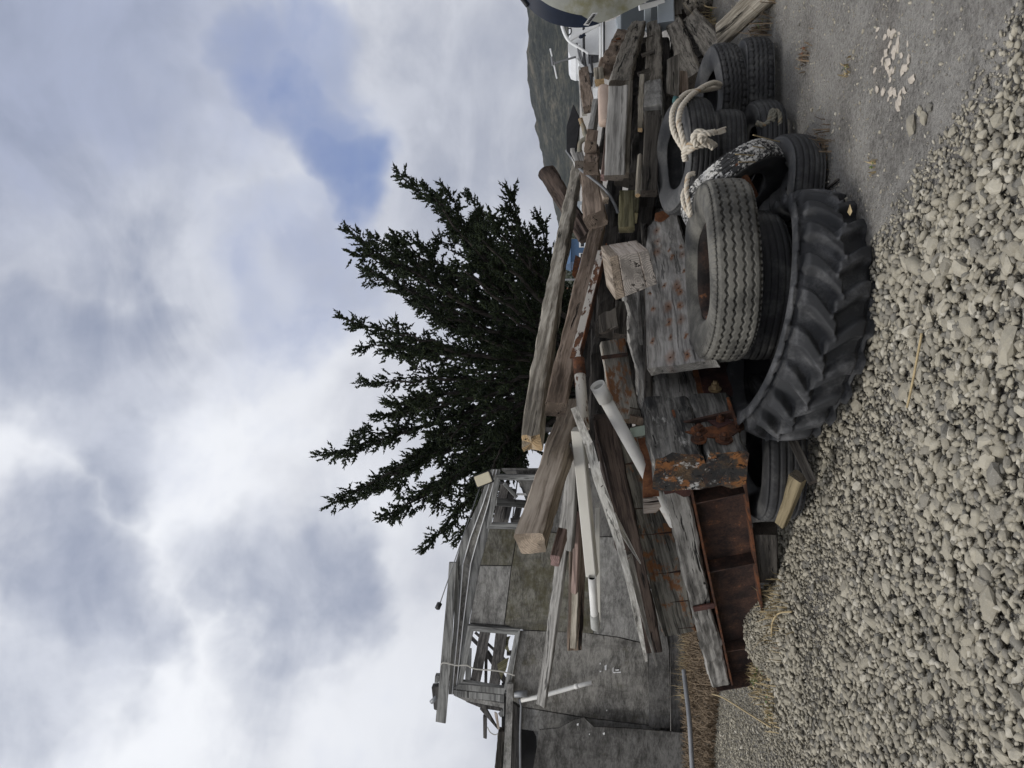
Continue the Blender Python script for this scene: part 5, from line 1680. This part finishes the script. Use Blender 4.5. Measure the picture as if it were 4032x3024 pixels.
# knot
laid_rope(GP([(440, 1390), (432, 1330), (470, 1270), (530, 1235), (590, 1225), (640, 1235), (700, 1270)], [5.1, 5.02, 4.99, 4.98, 4.98, 5.0, 5.05]), .021, .09, cr, 'rope_cream')
laid_rope(GP([(450, 1330), (500, 1290), (570, 1265), (640, 1260), (680, 1285)], [5.02, 4.98, 4.97, 4.98, 5.02]), .020, .09, cr, 'rope_cream')
laid_rope(GP([(540, 1270), (510, 1220), (520, 1170), (565, 1145), (600, 1165), (605, 1215), (575, 1250)], [4.95, 4.93, 4.92, 4.92, 4.93, 4.94, 4.95]), .020, .09, cr, 'rope_cream')
laid_rope(GP([(590, 1235), (560, 1200), (590, 1165), (650, 1160), (700, 1150)], [4.94, 4.92, 4.91, 4.92, 4.95]), .020, .09, cr, 'rope_cream')
rn_ = random.Random(3)
for k in range(16):
    y_ = rn_.uniform(-22, 22)
    tube('frayed_yarn', smooth_path(GP([(640, 1165 + y_ * .4), (700, 1150 + y_ * .9), (745, 1140 + y_ * 1.1 + rn_.uniform(-8, 8)), (775 + rn_.uniform(0, 18), 1125 + y_ * 1.3 + rn_.uniform(-14, 10))], [4.93, 4.94, 4.96, 4.98]), 3), .0055, 'rope_cream', cr, 5)
gr = empty('rope', P(kE(1800, 560), 4.9))
tag(gr, 'pale rope running along the side of the white flecked tyre', 'rope')
laid_rope([P(kE(*p), d) for p, d in [((1890, 230), 4.78), ((1830, 250), 4.76), ((1810, 330), 4.75), ((1805, 430), 4.74), ((1825, 540), 4.74), ((1850, 680), 4.76)]], .015, .07, gr, 'rope_cream')
laid_rope([P(kE(*p), d) for p, d in [((1790, 400), 4.86), ((1765, 470), 4.84), ((1775, 560), 4.83), ((1815, 640), 4.82), ((1850, 700), 4.82)]], .014, .07, gr, 'rope_cream')
gr2 = empty('rope', P(kG(1200, 1010), 5.4))
tag(gr2, 'grey weathered rope end curling on the ground beside the stacked tyres', 'rope')
laid_rope(GP([(1060, 1070), (1120, 1090), (1165, 1060), (1185, 990), (1200, 960), (1212, 1010), (1195, 1060)], 5.35), .018, .08, gr2, 'rope_grey')
laid_rope(GP([(1200, 965), (1250, 975), (1265, 1040), (1255, 1120), (1270, 1180)], 5.35), .016, .08, gr2, 'rope_grey')

# ================================================================ WEEDS, GRASS, LITTER
plain('straw', (.46, .36, .20), .8, .3, 30)
plain('straw_brown', (.21, .155, .10), .85, .35, 30)
plain('leaf_green', (.085, .14, .03), .6, .3, 20)
plain('leaf_red', (.20, .07, .035), .7, .3, 20)
plain('shell', (.55, .49, .41), .6, .3, 25)
def blades(name, roots, parent, mat, hmin, hmax, lean=.5, w=.003, seed=1, curl=.5):
    rr = random.Random(seed)
    V, F = [], []
    for p in roots:
        h = rr.uniform(hmin, hmax)
        a = rr.uniform(0, 2 * math.pi)
        d = Vector((math.cos(a), math.sin(a), 0)) * rr.uniform(.1, lean) * h
        s = Vector((-math.sin(a), math.cos(a), 0)) * w * rr.uniform(.7, 1.4)
        o_ = len(V)
        q = Vector(p)
        c1 = q + Vector((0, 0, h * .55)) + d * .35
        c2 = q + Vector((0, 0, h * rr.uniform(1 - curl, 1))) + d
        V += [q - s, q + s, c1 + s * .8, c1 - s * .8, c2]
        F += [(o_, o_ + 1, o_ + 2, o_ + 3), (o_ + 3, o_ + 2, o_ + 4)]
    return mesh_obj(name, V, F, mat, parent)
def gpt(px, spread=0.0, rr=random):
    p = ground_at(px)
    p = p + Vector((rr.uniform(-spread, spread), rr.uniform(-spread, spread), 0))
    p.z = ground_z(p.x, p.y)
    return p
rg = random.Random(21)
# dry brown grass in front of the shed
roots = []
for _ in range(9000):
    t = rg.random()
    y_ = 2480 + t * 900
    pxx = 2688 + rg.uniform(0, 1) ** 1.1 * (150 - 20 * t) + 8 * math.sin(t * 9)
    p = ground_at((pxx, y_)); p.z = ground_z(p.x, p.y) if abs(p.x) < 9 else 0
    roots.append(p)
dg = blades('dry_grass', roots, None, 'straw_brown', .05, .20, 1.3, .006, 4, .8)
tag(dg, 'matted dry brown grass strip in front of the shed wall', None, kind='stuff')
roots = []
for _ in range(700):
    y_ = rg.uniform(2380, 2760); p = gpt((2700 + rg.uniform(-15, 40), y_), .06, rg); roots.append(p)
dg2 = blades('straw_grass', roots, None, 'straw', .08, .34, 1.0, .0025, 5, .6)
tag(dg2, 'pale wispy straw stalks standing among the dry brown grass', None, kind='stuff')
cp_ = tube('conduit_pipe', smooth_path([ground_at(kH(130, 940)) + Vector((0, 0, .17)), ground_at(kH(150, 1100)) + Vector((0, 0, .17)), ground_at(kH(200, 1500)) + Vector((0, 0, .17)), ground_at(kH(240, 2100)) + Vector((0, 0, .17))]), .028, 'galv', seg=12)
tag(cp_, 'grey conduit pipe lying in the dry grass before the shed', 'pipe')
# weed clumps
def weed(label, px, n, h, sp, mats=('straw', 'leaf_green'), leaves=8, name='weed', leafsize=.03):
    p = gpt(px)
    root = empty(name, p); tag(root, label, 'weed')
    rr = random.Random(len(label))
    rts = [Vector((rr.gauss(0, sp), rr.gauss(0, sp), 0)) for _ in range(n)]
    tag(blades('stalks', rts, root, mats[0], h * .5, h * 1.35, 1.1, .0042, len(label), .6), kind='stuff')
    for _ in range(leaves):
        a = rr.uniform(0, 6.28); q = Vector((rr.gauss(0, sp * .7), rr.gauss(0, sp * .7), rr.uniform(.01, h * .5)))
        d = Vector((math.cos(a), math.sin(a), rr.uniform(0, .6))).normalized() * leafsize * rr.uniform(.7, 1.3)
        s = d.cross(Vector((0, 0, 1))).normalized() * leafsize * .3
        mesh_obj('leaf', [q, q + d * .4 + s, q + d, q + d * .4 - s + Vector((0, 0, .004))], [(0, 1, 2, 3)], mats[1], root)
    return root
weed('green leafed weed with straw at the foot of the steel beam', kH(820, 1000), 90, .12, .10, leaves=16, leafsize=.06)
weed('green and straw tuft in the gravel left of the steel beam', kH(960, 1330), 70, .10, .10, leaves=10, leafsize=.035)
weed('dry straw tangle beside the gravel near the steel beam', kH(1000, 250), 160, .14, .14, ('straw', 'straw'), leaves=2)
weed('brown dead weed mat under the end of the steel beam', kH(850, 620), 160, .07, .16, ('straw_brown', 'straw_brown'), leaves=2)
weed('reddish dry weed beside the tractor tyre', kG(1640, 1360), 150, .10, .09, ('straw_brown', 'leaf_red'), leaves=22, leafsize=.03)
weed('small bright green weed before the low black tyre', kG(1520, 1390), 30, .07, .04, ('straw', 'leaf_green'), leaves=26, leafsize=.035)
weed('dead brown weed litter along the front of the tyres', kG(1560, 1560), 130, .07, .08, ('straw_brown', 'straw_brown'), leaves=6)
weed('tiny pale weed in the dirt near the shell patch', kG(1850, 600), 20, .05, .03, leaves=6, leafsize=.02)
weed('small weed with red leaf in the dirt beyond the stacked tyres', kG(1500, 480), 40, .06, .05, ('straw_brown', 'leaf_red'), leaves=8, leafsize=.025)
weed('tiny green weed in the dirt below the reddish dry weed', kG(2085, 1450), 14, .04, .025, leaves=6, leafsize=.02)
weed('grassy weed beside the wooden rail at the far end of the yard', kG(1150, 210), 60, .22, .12, ('straw_brown', 'leaf_green'), leaves=14, leafsize=.04)
weed('dry weed clump under the lowest beam of the far stack', kG(700, 200), 70, .30, .10, ('straw', 'leaf_green'), leaves=8, leafsize=.04)
for k, (a, b_, d) in enumerate([((1480, 1280), (1030, 1175), 4.55), ((1440, 1330), (1030, 1275), 4.55), ((1470, 1385), (875, 1342), 4.5), ((1450, 1420), (905, 1410), 4.5)]):
    A_ = gpt(kG(*a)); B_ = P(kG(*b_), d)
    st_ = tube('straw_stalk', smooth_path([A_, A_.lerp(B_, .5) + Vector((.0, -.01, .03)), B_], 6), [.005] * 6 + [.0035] * 7, 'straw', seg=5)
    tag(st_, ['dry stalk crossing the flecked tyre, highest of four', 'dry stalk second from the stacked tyres, bent at its tip', 'long pale dry stalk crossing the flecked tyre', 'dry stalk just above the orange pipe stub'][k], 'stalk', 'dry stalks in front of the flecked tyre')
stk = tube('dead_stick', smooth_path([gpt(kH(345, 1195)) + Vector((0, 0, .07)), gpt(kH(480, 1240)) + Vector((0, 0, .06)), gpt(kH(720, 1400)) + Vector((0, 0, .04)), gpt(kH(960, 1560)) + Vector((0, 0, .02))]), .007, 'straw', seg=7)
tag(stk, 'long pale dead stick lying on gravel below the end of the steel beam', 'stick')
stk = tube('dead_stick', smooth_path([gpt(kH(1015, 570)) + Vector((0, 0, .05)), gpt(kH(1060, 420)) + Vector((0, 0, .07)), gpt(kH(1120, 320)) + Vector((0, 0, .06)), gpt(kH(1210, 300)) + Vector((0, 0, .03))]), .007, 'straw', seg=7)
tag(stk, 'curved tan dead stem on the edge of the gravel by the steel beam', 'stick')
stk = tube('dead_stick', smooth_path([gpt(kW(1975, 880)) + Vector((0, 0, .04)), gpt(kW(1990, 820)) + Vector((0, 0, .04)), gpt(kW(2010, 720)) + Vector((0, 0, .04))]), .005, 'straw', seg=6)
tag(stk, 'thin straw lying across the middle of the gravel', 'stick')
stk = tube('dead_stick', [gpt(kG(1690, 1650)) + Vector((0, 0, .012)), gpt(kG(1785, 1565)) + Vector((0, 0, .012))], .008, 'wood_dark', seg=6)
tag(stk, 'short dark twig on the dirt beside the reddish dry weed', 'stick')
lf = P(kQ(1405, 1040), 4.02)
lo = mesh_obj('fallen_leaf', [(-.03, 0, 0), (-.01, -.012, .006), (.03, 0, .002), (-.01, .012, .004)], [(0, 1, 2, 3)], 'straw', None, Matrix.Translation(lf) @ Matrix.Rotation(1.0, 4, 'X'))
tag(lo, 'single small tan leaf on the end of the tractor tyre', 'leaf')
# white broken shell patch
for k in range(44):
    y_ = 30 + (k * 37 % 160)
    p = gpt(kW(1925 + rg.gauss(0, 20), 40 + y_), .05, rg)
    v_, f_ = VAR_LO[k % 16]
    s_ = rg.uniform(.010, .028)
    o = mesh_obj('shell_fragment', [tuple(q * s_ * np.array([1, 1, .45])) for q in v_], [tuple(int(i) for i in q) for q in f_], 'shell', None, Matrix.Translation(p + Vector((0, 0, s_ * .2))) @ Matrix.Rotation(rg.uniform(0, 6), 4, 'Z'))
    tag(o, 'white broken shell fragment in the scattered patch on the dirt', 'shell', 'white shell patch on the dirt')
for k, (x, y) in enumerate([(1990, 240), (2000, 255), (1975, 270), (2012, 232)]):
    p = gpt(kW(x, y)); v_, f_ = VAR_HI[k]; s_ = .022 + .006 * (k % 3)
    o = mesh_obj('loose_stone', [tuple(q * s_) for q in v_], [tuple(int(i) for i in q) for q in f_], 'gravel_stone', None, Matrix.Translation(p + Vector((0, 0, s_ * .4))))
    tag(o, 'pale loose stone on the dirt beyond the edge of the gravel', 'stone', 'loose stones beyond the gravel edge')
# ================================================================ BOATS AND FAR THINGS
plain('navy', (.010, .017, .036), .5, .3, 4, spec=.25)
plain('hull_weathered', (.34, .345, .30), .32, .25, 3, dirt=(.20, .19, .11), dirt_amt=.6)
plain('hull_white', (.74, .75, .75), .4, .12, 2, dirt=(.5, .48, .42), dirt_amt=.2)
plain('boat_grey', (.36, .40, .43), .5, .15, 2)
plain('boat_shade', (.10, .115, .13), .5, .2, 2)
plain('glass_dark', (.02, .022, .025), .15, .1, spec=.6)
plain('blue_wall', (.06, .12, .22), .6, .2)
plain('sticker', (.62, .62, .60), .5, .1)
# bow of the beached boat entering at the far edge
BD = 8.6
boat = empty('boat', P((2290, -150), BD)); boat.location.z = 0
tag(boat, 'beached boat with navy bow and weathered white hull at the edge of the view', 'boat')
stem_px = [kF(-120, -160), kF(0, -30), kF(100, 95), kF(200, 180), kF(320, 245), kF(450, 283), kF(560, 299), kF(660, 301), kF(770, 285), kF(890, 243), kF(1020, 190), kF(1160, 122), kF(1290, 58), kF(1420, -10), kF(1560, -90)]
stem = [P(p, BD) for p in stem_px]
# sections grow aft (to the viewer's side and away) from the stem; the keel rises to the stem
fwd = Vector((.86, -.18, 0)).normalized()
wid = Vector((-fwd.y, fwd.x, 0))
NSEC = 40
stem = smooth_path(stem, 4)
hullv, hullf, hmi = [], [], []
ns_ = len(stem)
for side in (-1, 1):
    o_ = len(hullv)
    for j in range(NSEC + 1):
        for i, p in enumerate(stem):
            u = i / (ns_ - 1)                      # 0 gunwale, 1 keel
            bd = .21 - .09 * u / .5 if u < .5 else max(.004, .12 * (1 - (u - .5) / .13))
            tm = bd * j / 8 if j <= 8 else bd + (3.2 - bd) * ((j - 8) / (NSEC - 8)) ** 1.5
            t = tm / 3.2
            flare = (1 - u) ** .6 * .95 + .05
            q = p + fwd * (t * 3.2) + wid * side * (math.sin(t * math.pi / 2) * 1.0 * flare)
            hullv.append(q)
    for j in range(NSEC):
        for i in range(ns_ - 1):
            a = o_ + j * ns_ + i
            q = (a, a + 1, a + ns_ + 1, a + ns_)
            hullf.append(q if side < 0 else q[::-1])
            hmi.append(0)
nav = set()
for k, q in enumerate(hullf):
    cx_ = sum((hullv[i] for i in q), Vector()) / 4
    e_ = (k % (NSEC * (ns_ - 1))) // (ns_ - 1)
    s_ = (k % (ns_ - 1)) / (ns_ - 1)
    hmi[k] = 0 if ((e_ < 8 and s_ < .63) or s_ < .06) else 1
hull = mesh_obj('hull', [p - Vector(boat.location) for p in hullv], hullf, None, boat, None, smooth=True, mats=['navy', 'hull_weathered'], midx=hmi)
def hullpt(px, d=BD):
    return P(px, d)
stk_ = [kF(785, 140), kF(842, 138), kF(740, 278), kF(682, 272)]
so_ = slab('registration_sticker', [P(p, BD - .16) for p in stk_], .004, 'sticker', boat)
for t in np.linspace(.15, .85, 7):
    a = Vector(stk_[0]).lerp(Vector(stk_[3]), t); b = Vector(stk_[1]).lerp(Vector(stk_[2]), t)
    p, q = a.lerp(b, .25), a.lerp(b, .80)
    tube('sticker_mark', [P((p.x, p.y), BD - .168), P((q.x, q.y), BD - .168)], .006, 'black_plastic', boat, 4)
tube('rub_rail', smooth_path([p + Vector((-.01, -.02, 0)) for p in stem[:8]], 4), .022, 'black_plastic', boat, 8)
# boat stand / trailer post under it
tr = empty('boat_stand', P((2640, 40), 9.0)); tr.location.z = 0
tag(tr, 'grey boat stand post and cradle under the beached bow', 'boat stand')
beam_pts('post', P(kF(1575, -80), 9.0), P(kF(1585, 285), 8.8), .19, .12, 'boat_grey', 0, tr, rag=.1)
beam_pts('pad', P(kF(1560, 15), 8.9), P(kF(1290, 85), 8.9), .06, .1, 'hull_white', 0, tr, rag=.1)
beam_pts('cradle', P(kF(1385, 60), 9.3), P(kF(1385, 300), 9.3), .09, .1, 'boat_grey', 0, tr, rag=.1)
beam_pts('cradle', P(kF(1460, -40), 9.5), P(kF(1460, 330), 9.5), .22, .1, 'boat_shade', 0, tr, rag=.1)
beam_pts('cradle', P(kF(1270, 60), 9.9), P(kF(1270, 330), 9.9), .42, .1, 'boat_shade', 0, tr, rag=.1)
# wooden posts and logs at the far edge of the yard
beam('yard_post', 'weathered thick post under the boat stand at the edge of the yard', kF(1720, 235), 9.0, kF(1705, -60), 9.2, .28, .2, 'wood_stack', cat='post')
beam('yard_post', 'dark split post with orange wood beside the boat stand', kF(1860, 175), 8.9, kF(1880, -60), 9.0, .2, .2, 'wood_dark', cat='post', rag=2)
lg = tube('log', [P(kF(1960, 30), 8.6), P(kF(1990, -160), 9.2)], [.19, .2], 'wood_stack', seg=18)
tag(lg, 'round log end lying at the edge of the yard by the boat', 'log')
beam('ground_rail', 'squared wooden rail lying diagonally on the dirt at the far edge', kG(760, 300), 6.55, kG(1150, -60), 6.0, .17, .12, 'wood_pale', cat='rail', roll=-15, endcut=.1)
# white cabin boat behind the stack
cb = empty('cabin_boat', P((2330, 150), 22.0)); cb.location.z = 0
tag(cb, 'white cabin boat with steel rails and a dark window behind the beam stack', 'boat')
def far_slab(nm, pts, d, th, mt, parent):
    return slab(nm, [P(p, d) for p in pts], th, mt, parent)
far_slab('cabin', [kF(520, 120), kF(560, 580), kF(700, 640), kF(740, 960), kF(840, 960), kF(850, 660), kF(860, 120)], 22.0, 1.8, 'hull_white', cb)
far_slab('cabin_top', [kF(515, 470), kF(520, 560), kF(545, 620), kF(600, 640), kF(700, 590), kF(640, 480)], 21.8, 1.6, 'hull_white', cb)
far_slab('bow_deck', [kF(620, 640), kF(690, 720), kF(800, 940), kF(760, 960), kF(650, 760)], 21.9, 1.0, 'hull_white', cb)
far_slab('side_deck', [kF(905, 250), kF(1040, 200), kF(1080, 380), kF(910, 600)], 21.5, 1.6, 'hull_white', cb)
far_slab('hull_side', [kF(1040, 190), kF(1160, 130), kF(1195, 330), kF(1150, 420), kF(1080, 390)], 21.3, 1.6, 'boat_grey', cb)
far_slab('window', [kF(735, 592), kF(850, 598), kF(850, 670), kF(740, 690)], 21.85, .05, 'glass_dark', cb)
for p, q in (((868, 200), (868, 640)), ((898, 200), (898, 640))):
    tube('mullion', [P(kF(*p), 21.8), P(kF(*q), 21.8)], .035, 'hull_white', cb, 6)
tube('window_edge', [P(kF(908, 200), 21.4), P(kF(908, 600), 21.4)], .03, 'black_plastic', cb, 6)
def rail(pts, r_=.045, mt='hull_white', nm='rail'):
    tube(nm, smooth_path([P(kF(*p), 21.2) for p in pts], 5), r_, mt, cb, 8)
rail([(450, 280), (480, 370), (530, 450), (620, 510), (690, 555), (740, 585)])
rail([(530, 445), (690, 355), (860, 270)], .04)
rail([(520, 425), (680, 345), (830, 265)], .04)
rail([(640, 395), (660, 400), (700, 375)], .05, 'navy', 'rail_clamp')
rail([(685, 200), (690, 560), (705, 700), (740, 800), (810, 825)], .035, 'black_plastic', 'wiper_frame')
rail([(775, 600), (770, 680), (790, 790), (815, 825)], .035, 'black_plastic', 'wiper_frame')
rail([(770, 800), (765, 940)], .05, 'black_plastic', 'wiper_frame')
rail([(610, 470), (640, 620), (665, 690)], .025, 'steel_grey', 'antenna_stay')
rail([(640, 500), (655, 600), (670, 660)], .025, 'steel_grey', 'antenna_stay')
rail([(600, 620), (480, 655), (370, 690)], .03, 'steel_grey', 'antenna_mast')
rail([(322, 530), (360, 690), (395, 855)], .022, 'hull_white', 'antenna_arm')
rail([(340, 620), (355, 715)], .04, 'steel_grey', 'antenna_hub')
tc = bpy.data.curves.new('lettering', 'FONT')
tc.body = 'GR-3'
tc.size = .36
tc.extrude = .004
tc.materials.append(MATS['black_plastic'])
tmp_o = bpy.data.objects.new('lettering_curve', tc); COL.objects.link(tmp_o)
bpy.context.view_layer.update()
tm = bpy.data.meshes.new_from_object(tmp_o.evaluated_get(bpy.context.evaluated_depsgraph_get()))
bpy.data.objects.remove(tmp_o)
to = bpy.data.objects.new('lettering', tm); link(to, cb)
tp = P(kF(558, 396), 21.6)
to.matrix_local = Matrix.Translation(tp - Vector(cb.location)) @ Matrix.Rotation(R(90), 4, 'X')
# far boats, sheds and masts seen through the gaps
def far_building(label, cx, cy, w, h, d, wall, roof, cat='building', name='boat_house', nwin=2):
    c = P((cx, cy), d); c.z = 0
    root = empty(name, c); tag(root, label, cat)
    wd, ht = w / FPX * d, h / FPX * d
    box_at('wall', Matrix.Translation(c + Vector((0, 1.5, ht / 2))), (wd, 3, ht), wall, root)
    v = [(-wd * .55, -.1, ht), (wd * .55, -.1, ht), (wd * .55, 3.2, ht), (-wd * .55, 3.2, ht), (-wd * .55, 1.5, ht * 1.35), (wd * .55, 1.5, ht * 1.35)]
    mesh_obj('roof', v, [(0, 1, 5, 4), (2, 3, 4, 5), (0, 4, 3), (1, 2, 5)], roof, root)
    for k in range(nwin):
        x_ = (k + .5) / nwin * wd - wd / 2
        wf = box_at('window', Matrix.Translation(c + Vector((x_, -.02, ht * .55))), (wd / nwin * .5, .06, ht * .4), 'hull_white', root)
        pn = box_at('pane', Matrix.Translation(c + Vector((x_, -.06, ht * .55))), (wd / nwin * .38, .03, ht * .3), 'glass_dark', root)
        pn.parent = wf; pn.matrix_local = Matrix.Translation((0, -.04, 0))
    return root
far_building('blue boat house seen between the two top timbers', 2330, 985, 90, 130, 42.0, 'blue_wall', 'blue_wall', nwin=2)
far_building('white low building seen through the gap under the top timbers', 2420, 900, 110, 75, 34.0, 'hull_white', 'boat_grey', nwin=3)
far_building('grey shed far behind the gap in the heap', 2420, 820, 60, 100, 50.0, 'boat_grey', 'boat_shade', nwin=1)
far_building('small white building on the far shore right of the timbers', 2300, 690, 70, 32, 120.0, 'hull_white', 'boat_grey', nwin=2)
for k, (y, x0, x1, lab) in enumerate([(1101, 2098, 2300, 'thin far boat mast with pale top, closer to the cypress'), (1135, 2112, 2300, 'thin far boat mast with a reddish lower part')]):
    a, b = P((x0, y), 60.0), P((x1, y), 60.0)
    ms = empty('boat_mast', b); ms.location.z = 0
    tag(ms, lab, 'mast')
    tube('pole', [Vector((b.x, b.y, 0)), a], .07, ['galv', 'rust_orange'][k], ms, 8)
    for s in (-1, 1):
        tube('stay', [a, Vector((a.x + s * 1.8, a.y, .4))], .015, 'steel_grey', ms, 4)
# far trees along the shore
def far_tree(label, px, d, rx, rz, seed):
    c = P(px, d); c.z = 0
    rr = random.Random(seed)
    t_ = empty('shore_tree', c); tag(t_, label, 'tree', 'trees on the far shore')
    tube('trunk', [c, c + Vector((0, 0, rz * 1.1))], [.25, .1], 'bark', t_, 7)
    V, F = [], []
    for _ in range(900):
        u = Vector((rr.gauss(0, 1), rr.gauss(0, 1), rr.gauss(0, 1))).normalized() * rr.random() ** .4
        lump = 1 + .35 * mnoise.noise(u * 2.3 + Vector((seed, 0, 0)))
        q = Vector((u.x * rx * lump, u.y * rx * lump, rz * 1.25 + u.z * rz * lump))
        s = rr.uniform(.2, .45)
        a1 = Vector((rr.gauss(0, 1), rr.gauss(0, 1), rr.gauss(0, 1))).normalized() * s
        a2 = a1.cross(Vector((rr.gauss(0, 1), rr.gauss(0, 1), rr.gauss(0, 1))).normalized()).normalized() * s * .6
        o_ = len(V)
        V += [q - a1, q + a2, q + a1, q - a2]; F.append((o_, o_ + 1, o_ + 2, o_ + 3))
    mesh_obj('crown', V, F, MATS['shore_leaf'], t_)
m, nt = new_mat('shore_leaf')
finish(nt, ramp(nt, nd(nt, 'ShaderNodeNewGeometry').outputs['Random Per Island'], [(0, (.05, .062, .045)), (1, (.13, .14, .10))]), .9, spec=.1)
MATS['shore_leaf'] = m
far_tree('grey green far tree left of the thin masts', (2200, 1180), 110.0, 4.5, 2.6, 1)
far_tree('grey green far tree behind the reddish mast', (2210, 1140), 130.0, 4.0, 2.3, 2)
far_tree('small far tree just below the cypress tips', (2215, 1045), 120.0, 3.2, 2.0, 3)
far_tree('bushy far tree above the blue boat house', (2225, 985), 140.0, 4.0, 2.0, 4)

# ---- haze between here and the far shore
hz_m, nt = new_mat('haze_air')
pvn = nd(nt, 'ShaderNodeVolumePrincipled', {'Color': (.86, .90, .96, 1), 'Density': .00022, 'Anisotropy': .2})
nt.links.new(pvn.outputs[0], nd(nt, 'ShaderNodeOutputMaterial').inputs['Volume'])
MATS['haze_air'] = hz_m
haze = box_at('haze', Matrix.Translation((0, 600, 44)), (5200, 4000, 100), 'haze_air')
tag(haze, kind='stuff')
